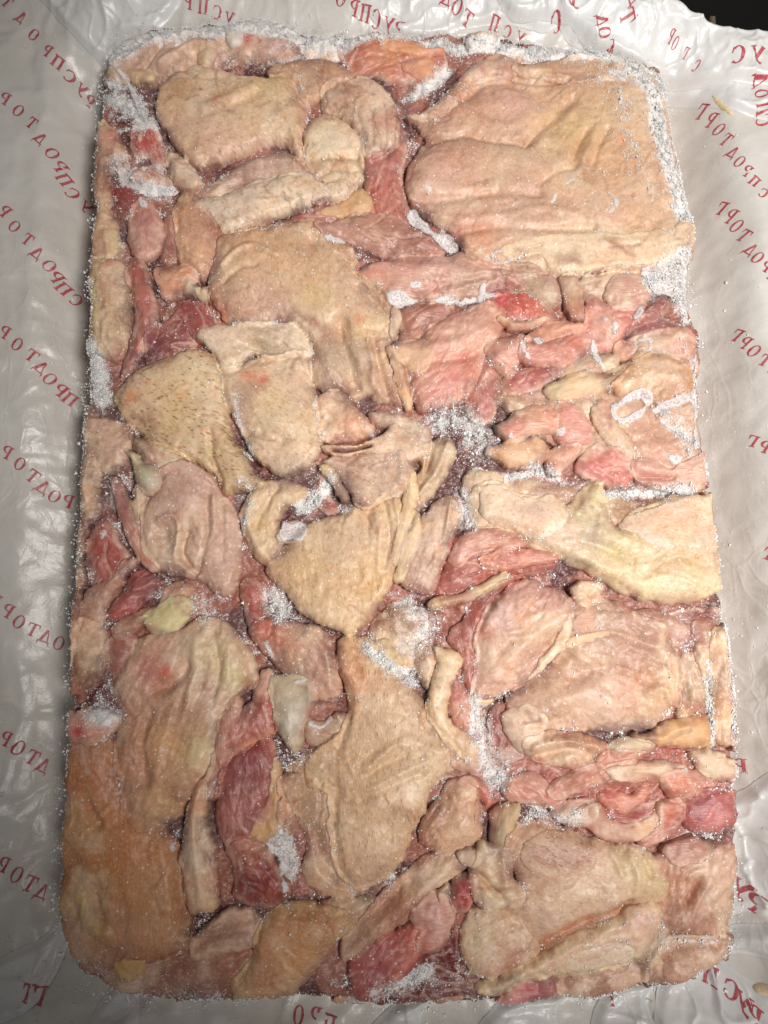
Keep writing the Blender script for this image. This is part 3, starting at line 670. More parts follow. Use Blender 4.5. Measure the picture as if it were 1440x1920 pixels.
p(S, "410,447 428,436 470,429 520,422 568,424 606,441 646,458 668,476 664,506 690,526 715,541 735,566 748,590 748,616 738,640 736,662 755,700 762,740 755,760 720,747 690,737 665,747 640,732 600,727 585,702 578,650 571,622 545,607 520,604 480,613 440,606 415,588 402,560 390,530 394,510 404,480", (212,176,140), top=.8, drop=10, R=9, pore=.5, dir=75, st=.7,
  c=[(475,455,60,(212,164,116)),(500,570,50,(210,166,148)),(585,550,30,(214,186,120)),(640,660,42,(178,158,134)),(700,725,40,(228,194,164)),(700,610,40,(224,194,150)),(440,500,30,(210,176,140)),(690,690,24,(180,140,116)),(673,600,9,(222,146,104)),(560,520,60,(212,174,132)),(620,480,30,(206,176,142)),(610,700,30,(206,176,148))],
  v=[("640,600 645,650 665,720",16,-3.2),("700,640 712,690 725,735",8,-2.0),("415,500 445,470 480,462 515,482",6,1.8),("420,530 450,505 480,500",6,-1.6),("590,470 650,510 700,550 735,580",14,1.0),("670,540 700,560 730,590",9,-1.4),("560,600 600,640 620,700",10,1.2),("690,640 700,680 700,720",6,1.6),("450,490 500,475 560,490",12,1.2)],
  name='chicken_thigh', label="large tan skin with a grey hollow in the middle of the block")
p(S, "735,572 748,570 752,590 747,612 738,636 728,620 732,592", (206,188,166), drape=1.4, R=3)
# --- centre right pink pieces
p(M, "889,690 915,661 936,680 946,720 931,771 905,786 880,771 874,741", (196,122,106), top=-4, R=8, dir=80, st=.6, c=[(895,760,24,(180,104,96))])
p(M, "785,642 800,616 830,596 860,579 905,560 941,575 946,596 938,626 916,646 902,682 889,721 866,746 828,766 790,770 772,742 765,702 775,666", (220,166,142), top=0, drop=10, R=9, dir=-50, st=.8, c=[(855,705,46,(216,128,112)),(830,610,30,(216,168,146)),(880,680,20,(206,120,100)),(800,740,30,(212,128,114)),(880,590,30,(224,172,150))], l=[("795,730 850,665 930,625",7,(228,180,156),.7),("805,660 790,720",4,(228,180,150),.7),("900,682 868,744",4,(226,160,136),.8)], v=[("800,650 860,640 920,610",9,1.4),("810,680 870,670 905,650",8,-1.2)], name='chicken_thigh', label="pink skinless thigh meat with a pale fold")
p(F_, "734,648 758,640 800,640 816,655 806,681 786,702 765,692 744,671", (224,182,150), top=1, drop=6, R=6, v=[("800,650 795,670",4,-1.2)])
p(F_, "726,652 746,656 766,700 771,760 756,756 740,700", (228,190,154), top=1, drop=6, R=5, dir=80, st=.8)
p(S, "944,502 1000,496 1050,511 1062,540 1042,580 1062,612 1000,592 960,541", (196,170,146), top=-3, c=[(1030,560,22,(224,208,184)),(1000,520,26,(202,180,156)),(960,520,20,(176,120,108))])
p(M, "900,536 930,520 965,520 985,540 950,552 915,556", (178,112,102), top=-3, dir=10)
p(S, "1088,520 1140,505 1210,499 1226,520 1211,551 1136,562 1100,556", (192,150,126), top=-3, c=[(1110,535,20,(172,120,96))])
p(M, "904,560 928,548 952,546 985,551 1016,571 1047,602 1020,607 985,597 950,592 924,567", (198,96,88), top=-2, drop=6, R=5, dir=28, st=1.6, c=[(945,565,18,(206,66,68)),(1015,575,26,(206,116,90)),(980,560,18,(196,84,74))], label="bright red bloody tendon")
p(F_, "938,590 980,600 1026,588 1030,600 990,613 955,616", (228,192,162), top=-1, drop=4, R=4)
p(F_, "1054,520 1074,511 1091,525 1096,560 1101,592 1076,594 1061,562", (210,174,144), top=0, drop=7, R=6, dir=80, st=.7, c=[(1085,580,14,(212,140,104)),(1070,530,14,(214,186,156))])
p(M, "1100,571 1112,548 1140,565 1200,581 1236,562 1236,592 1190,612 1160,642 1110,662 1078,642 1094,602", (224,152,136), top=-1, drop=7, R=7, dir=40, nz=1.4, c=[(1130,610,30,(228,174,154)),(1180,600,20,(218,140,126))])
p(M, "1134,546 1150,521 1181,511 1211,525 1222,550 1201,577 1166,582 1140,571", (208,162,142), top=1, drop=7, R=8, rim=(226,190,170), label="round pinkish disc of flesh")
p(M, "1184,612 1214,581 1225,555 1250,551 1257,570 1249,586 1271,601 1302,616 1302,642 1250,644 1200,642", (168,98,94), top=-3, R=6, dir=20, c=[(1240,562,14,(180,84,76)),(1230,600,30,(164,106,104))], label="dark red meat near the right edge")
p(S, "1156,642 1200,629 1260,614 1303,630 1310,680 1296,692 1250,672 1200,662 1165,668", (222,170,146), top=-1, drop=7, R=7)
p(S, "935,742 1000,728 1100,716 1200,718 1303,688 1314,760 1322,850 1328,906 1280,917 1200,907 1130,892 1090,862 1000,802", (206,166,136), top=-4, nz=1.4, c=[(1240,830,50,(198,148,130)),(960,750,30,(176,142,112)),(1220,880,40,(220,164,146))])
p(S, "1056,682 1100,664 1150,658 1164,690 1110,704 1060,714", (202,166,132), top=-2, dir=-25, st=1.2)
p(F_, "1028,722 1080,701 1140,696 1180,676 1202,652 1218,664 1191,691 1166,716 1120,736 1060,746 1030,740", (218,188,152), top=0, drop=7, R=6, dir=-22, st=1.2, c=[(1040,735,20,(196,176,140)),(1110,715,24,(228,200,164))])
p(M, "913,646 950,630 985,625 992,650 972,682 956,702 935,692 919,671", (216,150,132), top=-1, R=6)
p(M, "938,722 958,700 995,684 1052,684 1042,710 1000,726 960,738", (190,118,110), top=-2, R=6, dir=-20, st=.6)
p(M, "984,642 1010,640 1076,622 1103,621 1099,648 1078,673 1045,684 995,683 974,666", (206,132,116), top=1, drop=8, R=7, dir=-20, rim=(226,170,152), c=[(1080,640,16,(212,116,92))], label="small pink flap with a light rim")
p(F_, "985,632 1010,612 1052,601 1092,604 1082,620 1020,637", (224,166,138), top=0, drop=5, R=5)
p(S, "1148,716 1175,692 1198,674 1228,662 1266,670 1291,690 1292,720 1276,746 1240,754 1200,738 1165,738", (216,178,144), top=1.5, drop=8, R=8, dir=-20, rim=(206,150,100), c=[(1220,700,40,(218,182,152))], v=[("1180,715 1220,700 1260,705",10,.9)], label="oval of tan skin")
p(S, "1118,752 1140,750 1160,790 1182,826 1192,848 1177,858 1152,842 1126,812 1110,780", (224,182,158), top=1, drop=6, R=6, dir=60, st=1.2)
p(M, "1080,874 1100,843 1120,832 1148,840 1182,860 1189,888 1178,914 1146,908 1106,894", (216,118,110), top=0, drop=7, R=7, dir=30, st=.8, c=[(1120,845,16,(222,140,120)),(1165,890,18,(222,140,130))])
p(M, "1192,862 1230,866 1260,874 1294,858 1325,840 1328,902 1280,918 1232,914 1192,898", (224,166,148), top=-1, drop=7, R=6, l=[("1200,892 1260,893",5,(166,92,84),.9)], v=[("1200,892 1262,893",6,-3)], c=[(1300,870,24,(226,184,160))])
p(M, "1050,753 1074,759 1100,777 1112,804 1100,828 1072,838 1046,822 1040,790", (224,154,140), top=1, drop=8, R=8, c=[(1060,770,14,(206,128,112))])
p(M, "1026,844 1060,832 1090,834 1070,867 1043,889 1026,868", (218,154,126), top=0, drop=6, R=6, dir=-60)
p(M, "930,800 950,786 970,773 1007,757 1027,755 1041,767 1048,790 1041,810 1008,815 970,829 950,822", (222,156,132), top=1.5, drop=9, R=8, c=[(1000,775,24,(216,160,130)),(960,810,18,(206,124,96))], v=[("1040,760 1046,800",4,-2)], name='meat_lobe', label="pink knuckle of meat")
p(F_, "916,838 953,829 993,817 1017,826 1024,843 1011,868 983,874 953,871 926,854", (228,184,148), top=2, drop=9, R=8, c=[(935,845,18,(216,164,126))], name='meat_lobe')
# --- right skin
p(S, "868,902 900,874 960,888 1030,904 1082,906 1112,898 1092,940 900,946", (188,158,134), top=-3, pore=.3, dir=10)
p(S, "1138,930 1200,934 1250,930 1292,924 1202,972 1160,987", (178,148,100), top=-4)
rs = p(S, "878,932 905,906 940,905 975,926 1000,926 1040,929 1065,946 1085,925 1110,906 1130,904 1142,930 1146,960 1160,985 1190,960 1240,940 1290,925 1331,929 1339,980 1346,1040 1352,1082 1342,1112 1300,1127 1250,1132 1200,1119 1150,1096 1100,1069 1050,1046 1000,1026 960,1001 920,986 895,986 884,960", (216,190,154), top=1, drop=11, R=11, pore=.35, dir=15, st=.8,
  c=[(930,945,50,(208,178,158)),(1125,930,30,(220,204,152)),(1130,1000,55,(216,204,162)),(1280,980,60,(224,190,156)),(1200,1105,40,(238,216,168)),(1290,1055,36,(200,166,116)),(1030,990,40,(226,196,168)),(1100,1010,30,(186,166,146)),(1180,1040,50,(214,196,142)),(1310,1100,40,(236,212,166)),(1090,965,20,(220,208,170))],  # pale patches low down partly paint a lit lower edge
  v=[("1070,985 1140,1000 1200,1020",14,1.5),("1090,1010 1130,1025 1180,1050",10,-1.8),("1230,1060 1270,1045 1320,1060",10,-1.8),("1220,1085 1270,1075 1300,1090",8,1.0),("1100,940 1125,960 1120,1000",10,1.6),("1010,1010 1060,1030 1120,1060 1200,1095 1300,1105",14,1.6)], rim=(236,212,172), name='chicken_thigh', label="yellowish cream skin reaching the right edge")
p(S, "1160,984 1195,962 1235,945 1290,928 1333,930 1341,985 1347,1030 1300,1036 1240,1031 1200,1012", (224,190,158), parent=rs, name='skin_flap', drape=1.8, dome=1.2, R=8, pore=.35, dir=5, rim=(234,212,190), nz=.5)
p(S, "902,916 935,905 970,930 1000,928 1040,929 1068,948 1060,985 1030,1010 990,1010 950,991 915,976 898,946", (214,184,162), parent=rs, name='skin_flap', drape=1.4, dome=1.5, R=8, pore=.4, dir=25, rim=(230,206,184), nz=.5, c=[(1000,960,30,(204,170,156))])
# --- red meat and thigh to its right
p(M, "813,1116 830,1070 850,1015 890,994 928,989 970,1002 1012,1025 1049,1048 1024,1073 987,1077 935,1082 893,1100 850,1120", (178,98,84), top=-2, drop=8, R=9, dir=-18, st=1.6, l=[("930,1063 970,1058 1015,1050",3,(232,200,176),.9),("860,1085 910,1055 960,1040",3,(212,150,128),.7)], label="fan of red-brown muscle with pale tendon lines")
p(M, "846,1050 862,1006 900,992 935,993 992,1016 962,1026 900,1037 862,1062", (202,138,118), top=0, drop=7, R=8, dir=-15, st=1, rim=(214,160,140), parent=None)
p(M, "900,1046 950,1030 1010,1030 1044,1050 982,1066 920,1072", (196,106,84), top=1, drop=6, R=6, dir=-5, st=1.2, rim=(214,150,120))
p(F_, "806,1130 830,1118 870,1110 920,1086 950,1077 962,1085 920,1107 880,1127 830,1142 808,1141", (218,194,158), top=0, drop=6, R=5, dir=-25, st=1, label="cream strip of fat")
p(M, "1262,1150 1340,1142 1350,1200 1335,1262 1300,1270 1270,1220", (152,92,82), top=-6, rime=.3)
p(S, "1186,1152 1230,1146 1277,1164 1297,1195 1281,1217 1250,1197 1205,1180", (206,168,152), top=-2, R=8, rime=.14)
p(S, "1284,1236 1310,1229 1337,1270 1337,1330 1302,1347 1279,1341", (198,158,118), top=-3, dir=80, st=1.2, c=[(1300,1290,20,(206,176,136))])
p(S, "1306,1172 1336,1178 1340,1270 1316,1262", (202,136,96), top=-3)
p(S, "1040,1160 1075,1118 1130,1120 1195,1148 1242,1170 1266,1205 1279,1240 1284,1282 1281,1320 1263,1345 1235,1364 1200,1369 1150,1377 1100,1372 1040,1378 1008,1372 985,1352 955,1330 962,1298 1010,1268 1048,1228", (204,162,140), top=0, drop=12, R=14, dome=2, dir=25, st=1.2,
  c=[(1150,1180,55,(172,134,112)),(1190,1240,45,(188,146,128)),(1100,1335,70,(228,194,168)),(1240,1310,40,(218,178,140)),(1060,1260,40,(192,146,118)),(1180,1280,30,(202,146,120)),(1010,1310,30,(200,160,132)),(1123,1305,3,(130,30,30))],  # brown upper and cream lower patches include painted shading
  b=[(1128,1215,8,8,0,1.2),(1146,1228,8,8,0,1.2),(1160,1214,8,7,0,1.2),(1176,1232,8,8,0,1.3),(1192,1222,8,8,0,1.2),(1150,1248,8,8,0,1.1),(1205,1245,8,8,0,1.2),(1186,1256,7,7,0,1.0),(1130,1244,7,7,0,1.),(1215,1225,7,7,0,1.),(1232,1240,7,7,0,1.1),(1225,1262,7,7,0,1.),(1110,1228,7,7,0,1.)],
  v=[("1060,1290 1130,1250 1220,1275",14,-1.6),("1000,1345 1080,1300 1170,1330",26,2),("1215,1300 1245,1290 1262,1320",8,1.6),("1100,1180 1160,1190 1230,1215",10,-1.4)], name='chicken_thigh', label="big mauve-to-cream thigh, partly painted shading, with goose bumps and one red speck")
p(S, "1074,1101 1100,1085 1131,1095 1126,1121 1095,1137 1077,1121", (220,192,160), top=0, drop=6, R=4, nz=2)
p(F_, "1072,1166 1110,1140 1126,1155 1121,1171 1085,1182", (208,152,116), top=0, drop=5, R=4)
p(F_, "1062,1202 1100,1186 1141,1184 1137,1198 1090,1206 1066,1214", (226,194,162), top=1, drop=5, R=4, dir=-12)
p(M, "838,1192 870,1160 900,1120 940,1090 982,1079 950,1110 912,1160 896,1240 886,1302 868,1272 863,1230 848,1212", (188,116,100), top=-3, R=9, dir=75, st=.8, c=[(920,1110,30,(160,88,76))])
kt = p(S, "980,1088 1032,1098 1070,1120 1074,1150 1067,1186 1051,1222 1015,1261 972,1287 934,1308 892,1314 881,1296 894,1241 891,1204 903,1166 928,1121", (214,166,146), top=2, drop=13, R=14, dome=2, dir=-45, st=.9,
  c=[(940,1145,45,(196,152,148)),(905,1180,26,(192,126,110)),(960,1260,50,(226,182,156)),(1010,1170,30,(224,190,158)),(1020,1110,36,(180,114,102)),(985,1150,20,(206,140,104)),(1035,1200,18,(204,156,110))], l=[("1060,1150 1010,1180 970,1205",12,(230,198,168),.7),("890,1205 897,1250 885,1295",4,(232,214,204),.8)], v=[("1062,1155 1000,1190 950,1240",12,1.8),("1050,1190 1010,1230 960,1262",10,-1.5),("930,1130 910,1180",10,1.2)], name='chicken_thigh', label="plump mauve-pink thigh lying diagonally")  # red-brown left and cream right tones partly paint its shading
p(S, "1064,1152 1073,1160 1068,1190 1050,1224 1015,1262 990,1274 1010,1240 1040,1204", (214,182,156), parent=kt, name='skin_rim', drape=1.6, R=4, dir=-55, st=1.4)
p(F_, "886,1312 920,1312 928,1316 905,1325 888,1322", (236,214,176), drape=2, R=3)
p(M, "918,1342 940,1315 950,1330 953,1370 967,1402 942,1422 924,1402", (156,86,82), top=-5, dir=80)
p(M, "933,1416 960,1396 986,1410 981,1436 950,1437", (196,162,152), top=-4, rime=.25)
p(S, "946,1338 985,1320 1012,1330 1025,1350 1017,1382 1001,1412 970,1402 950,1376", (222,192,166), top=0, drop=9, R=7, rim=(232,212,190), l=[("1008,1330 1012,1350",4,(150,96,84),.8)])
p(F_, "1194,1380 1230,1369 1270,1351 1312,1340 1338,1350 1340,1400 1290,1404 1240,1400 1205,1391", (228,184,130), top=0, drop=9, R=9, dir=-8, name='chicken_skin', label="smooth orange-cream drumstick-shaped band")
p(S, "1328,1190 1344,1172 1359,1180 1369,1300 1376,1402 1360,1402 1343,1390 1334,1330 1333,1250", (230,188,142), top=.5, drop=8, R=6, dir=85, rime=.12, label="straight peach-coloured strip along the right edge")
# --- messy scraps
p(M, "950,1440 1040,1420 1140,1390 1260,1400 1340,1410 1378,1460 1376,1540 1300,1570 1220,1592 1120,1570 1040,1530 960,1500", (180,118,104), top=-6, nz=2.2, rime=.2)
p(F_, "1148,1396 1200,1385 1232,1400 1200,1416 1158,1417", (208,184,154), top=-1, drop=5, R=5)
p(S, "984,1411 990,1386 1040,1375 1110,1378 1142,1400 1122,1432 1060,1442 1010,1432", (208,164,128), top=-1, nz=2, st=1.6, dir=-20, v=[("1000,1400 1060,1388 1120,1400",8,2.5),("1010,1422 1070,1405 1110,1420",7,-2.5)], c=[(1110,1395,20,(206,140,104)),(1020,1410,22,(222,190,156)),(1033,1387,3,(150,40,34))])
p(M, "1118,1424 1160,1405 1212,1410 1191,1432 1140,1442", (212,152,122), top=-1, R=5, dir=-15)
p(M, "944,1482 964,1455 1000,1449 1032,1470 1062,1500 1042,1522 1000,1512 958,1502", (206,140,120), top=-1, R=6, dir=35, st=1.4, c=[(980,1470,16,(214,150,122)),(1030,1505,20,(200,130,124))])
p(M, "1028,1482 1080,1450 1140,1430 1201,1429 1222,1450 1180,1462 1130,1472 1080,1492 1040,1502", (222,172,148), top=0, R=6, dir=-25, st=1.8, nz=1.6, l=[("1050,1480 1110,1455 1170,1440",5,(200,124,92),.7)])
p(F_, "1138,1441 1200,1430 1250,1425 1292,1440 1272,1461 1200,1467 1150,1462", (226,198,174), top=1, drop=6, R=5, nz=1.8, st=1)
p(M, "1128,1514 1170,1524 1212,1508 1242,1498 1228,1531 1180,1547 1138,1536", (184,98,98), top=-3, R=5)
p(F_, "1078,1522 1120,1510 1140,1536 1180,1549 1232,1530 1240,1508 1248,1530 1231,1562 1201,1582 1160,1582 1118,1562", (228,192,166), top=1, drop=7, R=5, nz=1.4, st=1, dir=10, label="cream plate of fat around a red bowl")
p(M, "1118,1491 1150,1485 1190,1490 1207,1472 1218,1470 1213,1501 1182,1521 1140,1516", (216,138,118), top=0, drop=7, R=6, dir=0, c=[(1140,1492,14,(190,92,84)),(1190,1505,18,(224,156,132))])
p(F_, "1040,1522 1080,1501 1110,1499 1122,1520 1101,1552 1060,1547", (216,192,172), top=0, nz=2.2, R=5, rime=.25)
p(M, "1238,1452 1290,1440 1331,1455 1342,1482 1301,1492 1280,1502 1250,1491", (216,150,130), top=0, R=6, nz=1.8, c=[(1260,1480,16,(214,132,104))])
p(M, "1288,1502 1330,1480 1371,1490 1377,1530 1351,1557 1310,1562 1284,1541", (190,104,102), top=0, drop=8, R=7, c=[(1312,1512,22,(160,84,98)),(1345,1540,18,(214,130,124))], rime=.15, label="purplish red knob at the right edge")
p(M, "1233,1512 1270,1499 1287,1520 1272,1560 1231,1587 1200,1592 1214,1570 1240,1546", (212,144,128), top=0, R=6, nz=1.8, c=[(1255,1515,16,(206,112,84))])
p(F_, "1298,1411 1340,1409 1372,1440 1368,1462 1335,1457 1309,1436", (224,196,166), top=0, drop=7, R=6)
# --- lower left
p(S, "108,1600 113,1500 122,1420 134,1392 152,1386 205,1392 240,1500 300,1550 336,1600 346,1680 362,1730 340,1790 282,1812 200,1824 150,1812 118,1762 106,1700", (208,144,90), dpale=False, top=-1, drop=11, R=14, dir=80, pore=.15, c=[(170,1470,60,(196,128,92)),(280,1660,70,(202,146,90)),(150,1560,40,(204,164,122)),(120,1690,24,(216,176,124)),(250,1600,50,(200,128,76)),(180,1420,30,(196,144,108)),(170,1780,50,(198,140,92)),(290,1750,50,(206,148,98))],  # base colour deepened to the warm tone of a shaded corner
  l=[("150,1680 165,1720 190,1745",9,(220,186,112),.8),("200,1730 212,1755",8,(216,180,104),.8),("148,1400 165,1450",4,(226,190,164),.7)], v=[("150,1680 168,1722 195,1748",12,2.4),("200,1700 215,1760",12,1.8),("180,1690 195,1725",9,-2),("330,1600 338,1680 352,1740",14,-2.5),("165,1520 182,1545",9,-2.2),("230,1580 260,1700 250,1790",30,1.5),("130,1560 170,1600 160,1660",14,1.)], name='chicken_thigh', label="brownish orange skin filling the lower left corner")
p(S, "198,1822 282,1810 350,1790 432,1788 474,1800 446,1872 300,1874 216,1856", (178,118,90), dpale=False, top=-4, R=10, nz=1.3, c=[(330,1840,50,(160,104,88))])
p(F_, "213,1805 240,1796 262,1804 264,1822 225,1828", (216,172,114), top=-2, drop=5, R=5)
p(S, "198,1292 219,1250 250,1200 290,1188 340,1178 381,1158 421,1169 452,1200 477,1240 483,1280 453,1302 424,1332 413,1402 393,1462 345,1520 282,1562 231,1532 214,1450 209,1380 214,1330", (190,146,114), top=-1, drop=10, R=10, dir=-65, st=1.6, nz=1.3,
  c=[(290,1245,34,(180,96,82)),(400,1235,45,(214,190,142)),(432,1275,24,(216,202,150)),(320,1400,50,(210,160,104)),(372,1410,34,(216,196,140)),(240,1340,40,(170,116,96)),(250,1440,50,(192,128,92)),(300,1510,40,(206,156,98)),(310,1260,12,(206,82,62)),(330,1340,30,(176,124,98)),(230,1230,24,(206,164,118))],
  v=[("300,1290 330,1275 345,1250",14,-4),("370,1200 365,1260 350,1330",9,2.2),("400,1190 410,1250 400,1320",8,-1.6),("430,1210 425,1270",9,1.8),("330,1320 300,1400 290,1480",9,1.2),("380,1330 370,1400 340,1480",14,1.8),("280,1330 265,1400 270,1470",8,-1.2),("410,1300 390,1380 370,1440",10,1.5)], l=[("245,1330 235,1290 258,1220 280,1180",4,(216,174,146),.7),("270,1400 266,1440",4,(224,176,150),.8)], name='chicken_thigh', label="fibrous membrane-covered thigh with a red bruise")
p(S, "383,1472 398,1430 424,1340 440,1308 448,1330 428,1400 412,1460 397,1502", (206,158,126), top=1, drop=7, R=5, dir=-70, st=1)
p(M, "404,1562 399,1520 409,1470 430,1420 462,1398 500,1384 508,1400 523,1450 518,1510 502,1552 480,1572 450,1582 420,1592", (166,86,80), top=0, drop=10, R=9, dir=78, st=1, c=[(470,1440,34,(142,64,70)),(440,1520,30,(178,96,88)),(490,1500,20,(176,96,84))], l=[("397,1595 394,1550 400,1500 410,1470",5,(206,152,120),.8)], rim=(206,140,118), label="dark red muscle in the lower left")
p(M, "413,1342 450,1329 480,1308 500,1294 514,1330 518,1370 492,1386 450,1406 425,1422 410,1442 406,1380", (188,106,90), top=0, drop=8, R=8, dir=80, st=1, l=[("430,1412 470,1392 512,1372",7,(216,158,130),.85),("415,1345 420,1400",5,(216,140,114),.7)], c=[(470,1350,30,(176,96,84))], label="red-pink meat above the dark muscle")
p(M, "472,1292 500,1258 514,1290 502,1312 480,1317", (212,158,136), top=-1, R=5, dir=-60)
p(F_, "500,1500 514,1420 527,1468 533,1520 523,1571 482,1583 468,1572", (212,172,130), top=0, drop=7, R=6, dir=80, st=.7)
p(S, "522,1460 550,1454 567,1475 557,1502 530,1507 520,1482", (200,150,114), top=0, drop=6, R=7, rim=(216,170,134))
p(S, "526,1508 545,1498 553,1540 537,1572 523,1545", (200,150,116), top=-1, R=5)
dk = p(M, "422,1580 442,1570 468,1579 498,1598 512,1622 529,1652 542,1676 522,1698 503,1708 461,1703 431,1684 434,1632 425,1597", (166,76,66), top=-.5, drop=10, R=11, dome=2, dir=60, c=[(448,1592,22,(200,130,98)),(470,1655,32,(112,42,44)),(515,1680,22,(182,92,74)),(440,1640,12,(110,44,44))], label="darkest red round of meat with a small painted hole above")
p(I, "500,1580 520,1560 540,1580 556,1630 550,1660 535,1670 520,1630 505,1605", (210,180,170), drape=1.2, nz=1.6)
p(M, "410,1592 419,1566 438,1553 453,1561 446,1576 426,1592 415,1607", (84,26,28), drape=.5, R=3, dome=-3, nz=.2, name='painted_hole', parent=dk)  # dark piece paints the shade of a hole
p(S, "372,1467 388,1473 386,1528 399,1590 402,1645 409,1676 396,1710 376,1714 354,1717 343,1669 338,1614 343,1553 354,1513", (214,164,124), top=2.5, drop=10, R=8, dir=85, st=.8, c=[(378,1690,22,(224,182,140)),(375,1500,18,(204,146,116))], v=[("372,1480 362,1540 372,1640 378,1700",9,1.8)], name='skin_fold', label="upright roll of skin")
p(S, "353,1777 380,1745 420,1715 460,1704 482,1720 480,1760 471,1777 430,1787 400,1792 365,1802", (212,168,138), top=.5, drop=9, R=8, dir=-25, rim=(224,190,164), c=[(370,1775,24,(186,132,108))], v=[("370,1775 420,1740 470,1725",12,-2)])
# --- lower middle
p(S, "596,1702 660,1688 706,1690 664,1742 632,1772 610,1764", (184,146,102), dpale=False, top=-3, dir=-50, st=1.2)
p(S, "436,1852 466,1800 478,1756 500,1720 550,1699 600,1699 646,1712 640,1750 612,1800 572,1842 520,1864 470,1874", (206,142,88), dpale=False, top=0, drop=12, R=14, dome=2, pore=.1, dir=20, c=[(560,1790,40,(208,150,88)),(490,1830,40,(190,130,90)),(520,1730,40,(204,148,104)),(600,1740,30,(196,150,104))], v=[("480,1770 540,1750 600,1760",18,1.4)], rim=(206,170,120), name='chicken_thigh', label="rounded brown skin at the lower edge")  # brown partly paints the warm shade of the lower left
p(M, "640,1860 700,1830 800,1790 890,1740 905,1845 940,1872 850,1882 700,1888", (118,50,50), top=-8, rime=.15, label="deep dark red meat at the lower edge")
p(F_, "640,1872 760,1878 880,1866 1000,1866 1000,1877 850,1884 660,1888", (206,160,128), top=-7, drop=4, R=4)
p(S, "798,1530 828,1490 850,1464 880,1459 902,1480 898,1510 908,1550 897,1577 870,1592 840,1602 808,1597 788,1572", (208,158,118), top=-1, drop=9, R=8, nz=1.4, c=[(860,1560,34,(218,176,140)),(835,1500,24,(190,136,92))], dir=-60, st=1, label="tan puckered skin below the big centre piece")
p(M, "858,1470 890,1459 921,1480 927,1506 911,1517 896,1490", (198,98,80), top=-2, R=4, dir=30)
p(M, "896,1500 912,1516 905,1545 890,1540", (130,84,74), top=-7)
p(S, "648,1762 700,1700 760,1640 820,1598 872,1588 888,1610 862,1642 830,1667 780,1712 720,1762 670,1797 640,1804", (194,144,110), top=-2, drop=9, R=9, dir=-42, st=1.6, l=[("660,1795 740,1745 800,1700",7,(220,190,150),.75)], c=[(740,1700,40,(190,130,98)),(860,1610,24,(206,164,134))], v=[("680,1770 760,1700 830,1640",12,1.6),("700,1720 770,1655",8,-1.4)], label="brown diagonal fold of skin")
p(M, "653,1830 665,1800 700,1770 750,1749 791,1734 803,1755 791,1792 761,1832 720,1862 690,1872 658,1857", (182,88,82), top=0, drop=10, R=9, dome=1, dir=-52, st=1.1, c=[(700,1830,34,(150,62,66)),(770,1770,24,(196,96,76))], l=[("796,1742 780,1790 735,1845",6,(220,152,128),.85)], label="red spindle of meat near the bottom edge")
p(M, "770,1720 800,1690 831,1679 847,1710 847,1752 831,1782 800,1790 786,1770 789,1745", (208,150,134), top=0, drop=8, R=8, c=[(830,1740,18,(212,160,152)),(800,1780,12,(206,120,98))])
p(M, "846,1662 880,1639 895,1660 892,1692 870,1717 848,1704", (190,80,78), top=-3, R=5, c=[(842,1690,10,(90,24,26)),(885,1690,10,(196,66,58))], nz=1.6)  # the darkest spot paints the shade inside a small hole
p(F_, "822,1674 838,1660 846,1668 838,1686 826,1698", (228,206,180), top=1, drop=5, R=4)
p(F_, "926,1522 950,1509 977,1515 972,1560 951,1602 934,1592 922,1560", (204,178,142), top=-1, drop=7, R=5, dir=-75, st=1.6)
p(F_, "858,1604 880,1594 902,1600 897,1616 880,1627", (224,200,168), top=1, drop=5, R=4)
# --- lower right
p(S, "1222,1620 1260,1600 1300,1588 1379,1598 1382,1700 1374,1757 1300,1762 1250,1742 1232,1720 1248,1680", (218,170,146), top=-1, drop=9, R=9, dir=-70, st=.8, nz=1.2, l=[("1312,1655 1290,1692",5,(172,110,84),.8)], v=[("1315,1650 1288,1695",5,-2)], c=[(1270,1650,30,(208,150,120)),(1340,1640,30,(222,184,158))])
p(M, "1246,1600 1275,1579 1312,1574 1332,1595 1311,1617 1268,1622", (198,144,124), top=.5, drop=7, R=8, rim=(220,180,156))
p(S, "1228,1842 1240,1790 1260,1764 1310,1754 1361,1759 1370,1790 1340,1816 1300,1840 1258,1850", (218,174,150), top=-1, drop=10, R=9, nz=1.8, c=[(1280,1785,16,(176,116,86)),(1300,1810,30,(222,184,158))], v=[("1250,1790 1300,1770 1350,1775",7,-2)], rime=.15)
p(S, "1200,1812 1220,1770 1240,1740 1257,1750 1242,1800 1227,1837 1205,1834", (222,188,152), top=0, drop=8, R=6, dir=-65, st=1.4)
lr = p(S, "945,1602 962,1560 1000,1544 1060,1554 1110,1577 1160,1590 1206,1592 1237,1620 1254,1655 1247,1687 1215,1702 1180,1712 1150,1735 1110,1765 1070,1790 1010,1812 960,1822 900,1830 880,1800 920,1730 960,1700 970,1650", (212,174,142), top=0, drop=11, R=11, pore=.4, dir=10, st=.7,
  c=[(1040,1605,60,(198,152,122)),(1210,1640,45,(220,196,146)),(1100,1690,50,(218,184,152)),(1010,1740,40,(196,156,132)),(980,1690,26,(212,166,140)),(1160,1620,30,(206,176,128)),(960,1570,24,(176,136,106))], l=[("930,1815 980,1795 1040,1765 1100,1730 1160,1712",12,(186,108,58),.9),("940,1815 1000,1800",10,(168,60,40),.8)],  # brown lines add painted shading to the crease
  v=[("930,1815 1000,1790 1060,1752 1110,1730 1180,1700",11,-3),("1180,1600 1195,1640 1190,1680",6,1.2),("1205,1605 1220,1640",6,-1.2),("1150,1600 1165,1640",6,1.),("1000,1700 1080,1670 1150,1690",22,2)], name='chicken_thigh', label="wide yellowish skin in the lower right with an orange-brown crease, its shading partly painted")
